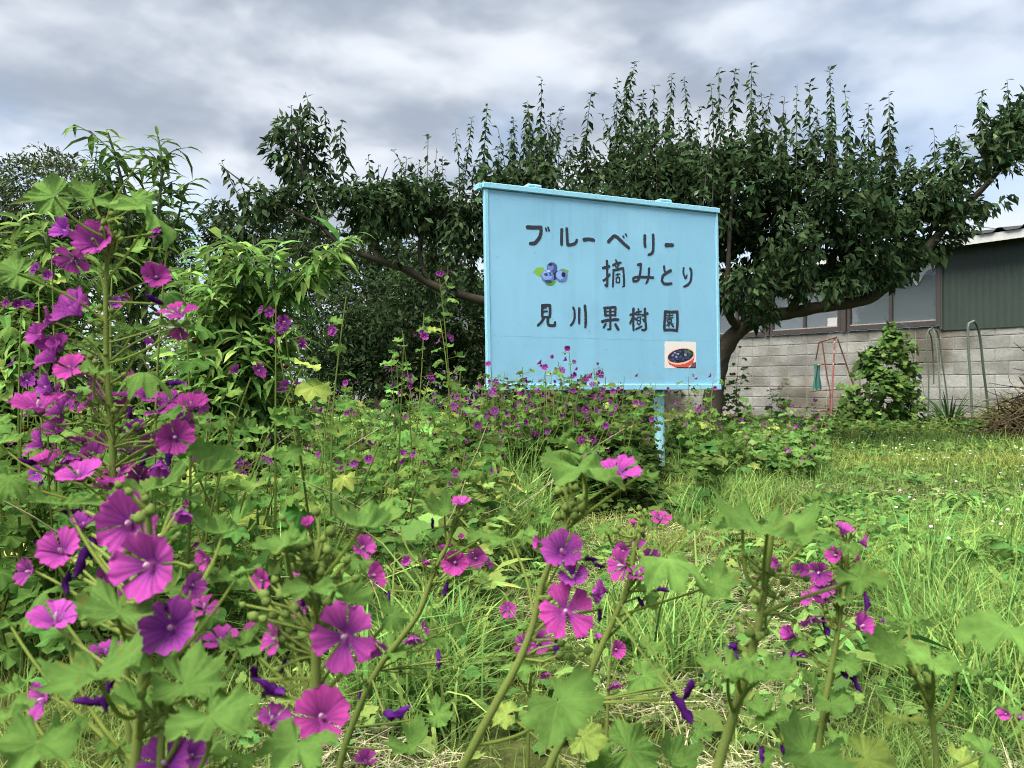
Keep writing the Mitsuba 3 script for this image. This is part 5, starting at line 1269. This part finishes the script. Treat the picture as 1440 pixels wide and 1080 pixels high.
def gcol(X, Y, r, n):
    m = meshkit.fbm(np.stack([X, Y, X * 0], -1) * 1.1, 3, 5)[:, None]
    t = np.clip((m - .38) / .3, 0, 1)
    return (GR * (1 - t) + YG * t) * np.exp(r.normal(0, .25, n))[:, None]


gr = []
for n, yr, xr, hm, wm, sg_ in ((145000, (1.0, 3.0), (-450, 2150), .080, .0026, 3), (96000, (2.9, 6.0), (-230, 1900), .085, .0048, 2), (70000, (5.5, 11.5), (520, 1680), .085, .0085, 2), (16000, (5.5, 13), (-150, 700), .12, .012, 2)):
    X, Y = field(n, yr, xr, r_, .75)
    d = meshkit.fbm(np.stack([X, Y, X * 0], -1) * 1.6 + 7, 3, 9)
    px = X / Y * FPX + 720
    mown = np.clip((px - 480) / 120, 0, 1) * np.clip((1260 - px) / 160, 0, 1) * (Y < 3.6)        # the mown strip in the middle is thin and short
    keep = r_.random(n) < np.clip(.25 + 2.2 * (d - .3), .1, 1) * (1 - .45 * mown)
    X, Y, d, mown = X[keep], Y[keep], d[keep], mown[keep]
    h = hm * np.exp(r_.normal(0, .35, len(X))) * (.55 + 1.1 * d) * (1 - .25 * mown)
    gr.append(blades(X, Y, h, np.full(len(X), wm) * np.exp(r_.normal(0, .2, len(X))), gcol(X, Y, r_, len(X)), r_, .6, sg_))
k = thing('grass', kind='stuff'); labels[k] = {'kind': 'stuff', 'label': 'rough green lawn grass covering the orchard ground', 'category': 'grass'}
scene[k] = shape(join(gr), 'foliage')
# tall clumps
tg = []
tufts = [(1290, 1340, 1.55, 2.5, 3800, .14), (1230, 1470, 1.9, 3.2, 9000, .125), (1330, 1480, 1.3, 2.0, 3600, .14), (520, 640, 1.35, 1.75, 1600, .17), (860, 960, 1.5, 2.1, 1100, .15), (640, 760, 2.6, 3.7, 2600, .26), (300, 470, 1.6, 2.6, 2200, .2), (430, 560, 3.0, 5.0, 2200, .3), (960, 1080, 3.2, 4.4, 1500, .15)]
for x0, x1, y0, y1, n, hm in tufts:
    nc = 34
    cx, cy = field(nc, (y0, y1), (x0, x1), r_)
    q = r_.integers(0, nc, n)
    X = cx[q] + r_.normal(0, .045, n); Y = cy[q] + r_.normal(0, .045, n)
    h = hm * np.exp(r_.normal(0, .3, n)); w = np.where(r_.random(n) < .25, .009, .0045) * np.exp(r_.normal(0, .2, n))
    c = vary(GR * 1.1, n, r_, .32, .3)
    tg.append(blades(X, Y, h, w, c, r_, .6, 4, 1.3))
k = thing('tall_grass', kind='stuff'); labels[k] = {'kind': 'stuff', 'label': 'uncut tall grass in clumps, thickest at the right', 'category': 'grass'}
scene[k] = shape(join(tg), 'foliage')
# straw: mown, dried cuttings lying flat
n = 36000
Y = 1.1 + 4.0 * r_.random(n) ** 1.3; X = (380 + 1150 * r_.random(n) - 720) / FPX * Y
d = meshkit.fbm(np.stack([X, Y, X * 0], -1) * 2.3, 3, 15)
keep = d > .45
X, Y = X[keep], Y[keep]; n = len(X)
a = r_.random(n) * 6.28; l = .03 + .08 * r_.random(n)
p = np.stack([X, Y, .006 + .035 * r_.random(n)], 1)
ax = np.stack([np.cos(a), np.sin(a), r_.normal(0, .14, n)], 1)
T_STRAW = (np.array([[0, -.5, 0], [0, .5, 0], [.5, -.5, .03], [.5, .5, .03], [1, -.3, 0], [1, .3, 0]]), np.array([[0, 2, 3], [0, 3, 1], [2, 4, 5], [2, 5, 3]]))
m_ = scatter(p, ax, np.stack([r_.normal(0, .3, n), r_.normal(0, .3, n), np.ones(n)], 1), l, np.full(n, .0017), vary((0.27, 0.27, 0.13), n, r_, .4, .15), T_STRAW)
k = thing('straw', kind='stuff'); labels[k] = {'kind': 'stuff', 'label': 'pale dried grass cuttings lying on the mown strip', 'category': 'straw'}
scene[k] = shape(m_, 'dry')
# clover heads
cl = []
for i in range(60):
    Y = 2.3 + 3.2 * r_.random(); X = ((1235 + 260 * r_.random() ** .8) - 720) / FPX * Y
    z = .10 + .09 * r_.random()
    cl.append(ball(np.array([X, Y, z]),   .0062 * (.7 + .5 * r_.random()), (0.55, 0.55, 0.48), 1, .85))
    cl.append(tube(np.array([[X, Y, 0], [X, Y, z]]), .001, 3, (0.1, 0.16, 0.05)))
for i in range(30):
    Y = 6.5 + 3.5 * r_.random(); X = ((1180 + 260 * r_.random()) - 720) / FPX * Y
    cl.append(ball(np.array([X, Y, .075]), .008, (0.6, 0.6, 0.54), 1, .85))
k = thing('clover_heads', kind='stuff'); labels[k] = {'kind': 'stuff', 'label': 'scattered white clover heads in the grass at the right', 'category': 'clover'}
scene[k] = shape(join(cl), 'print')
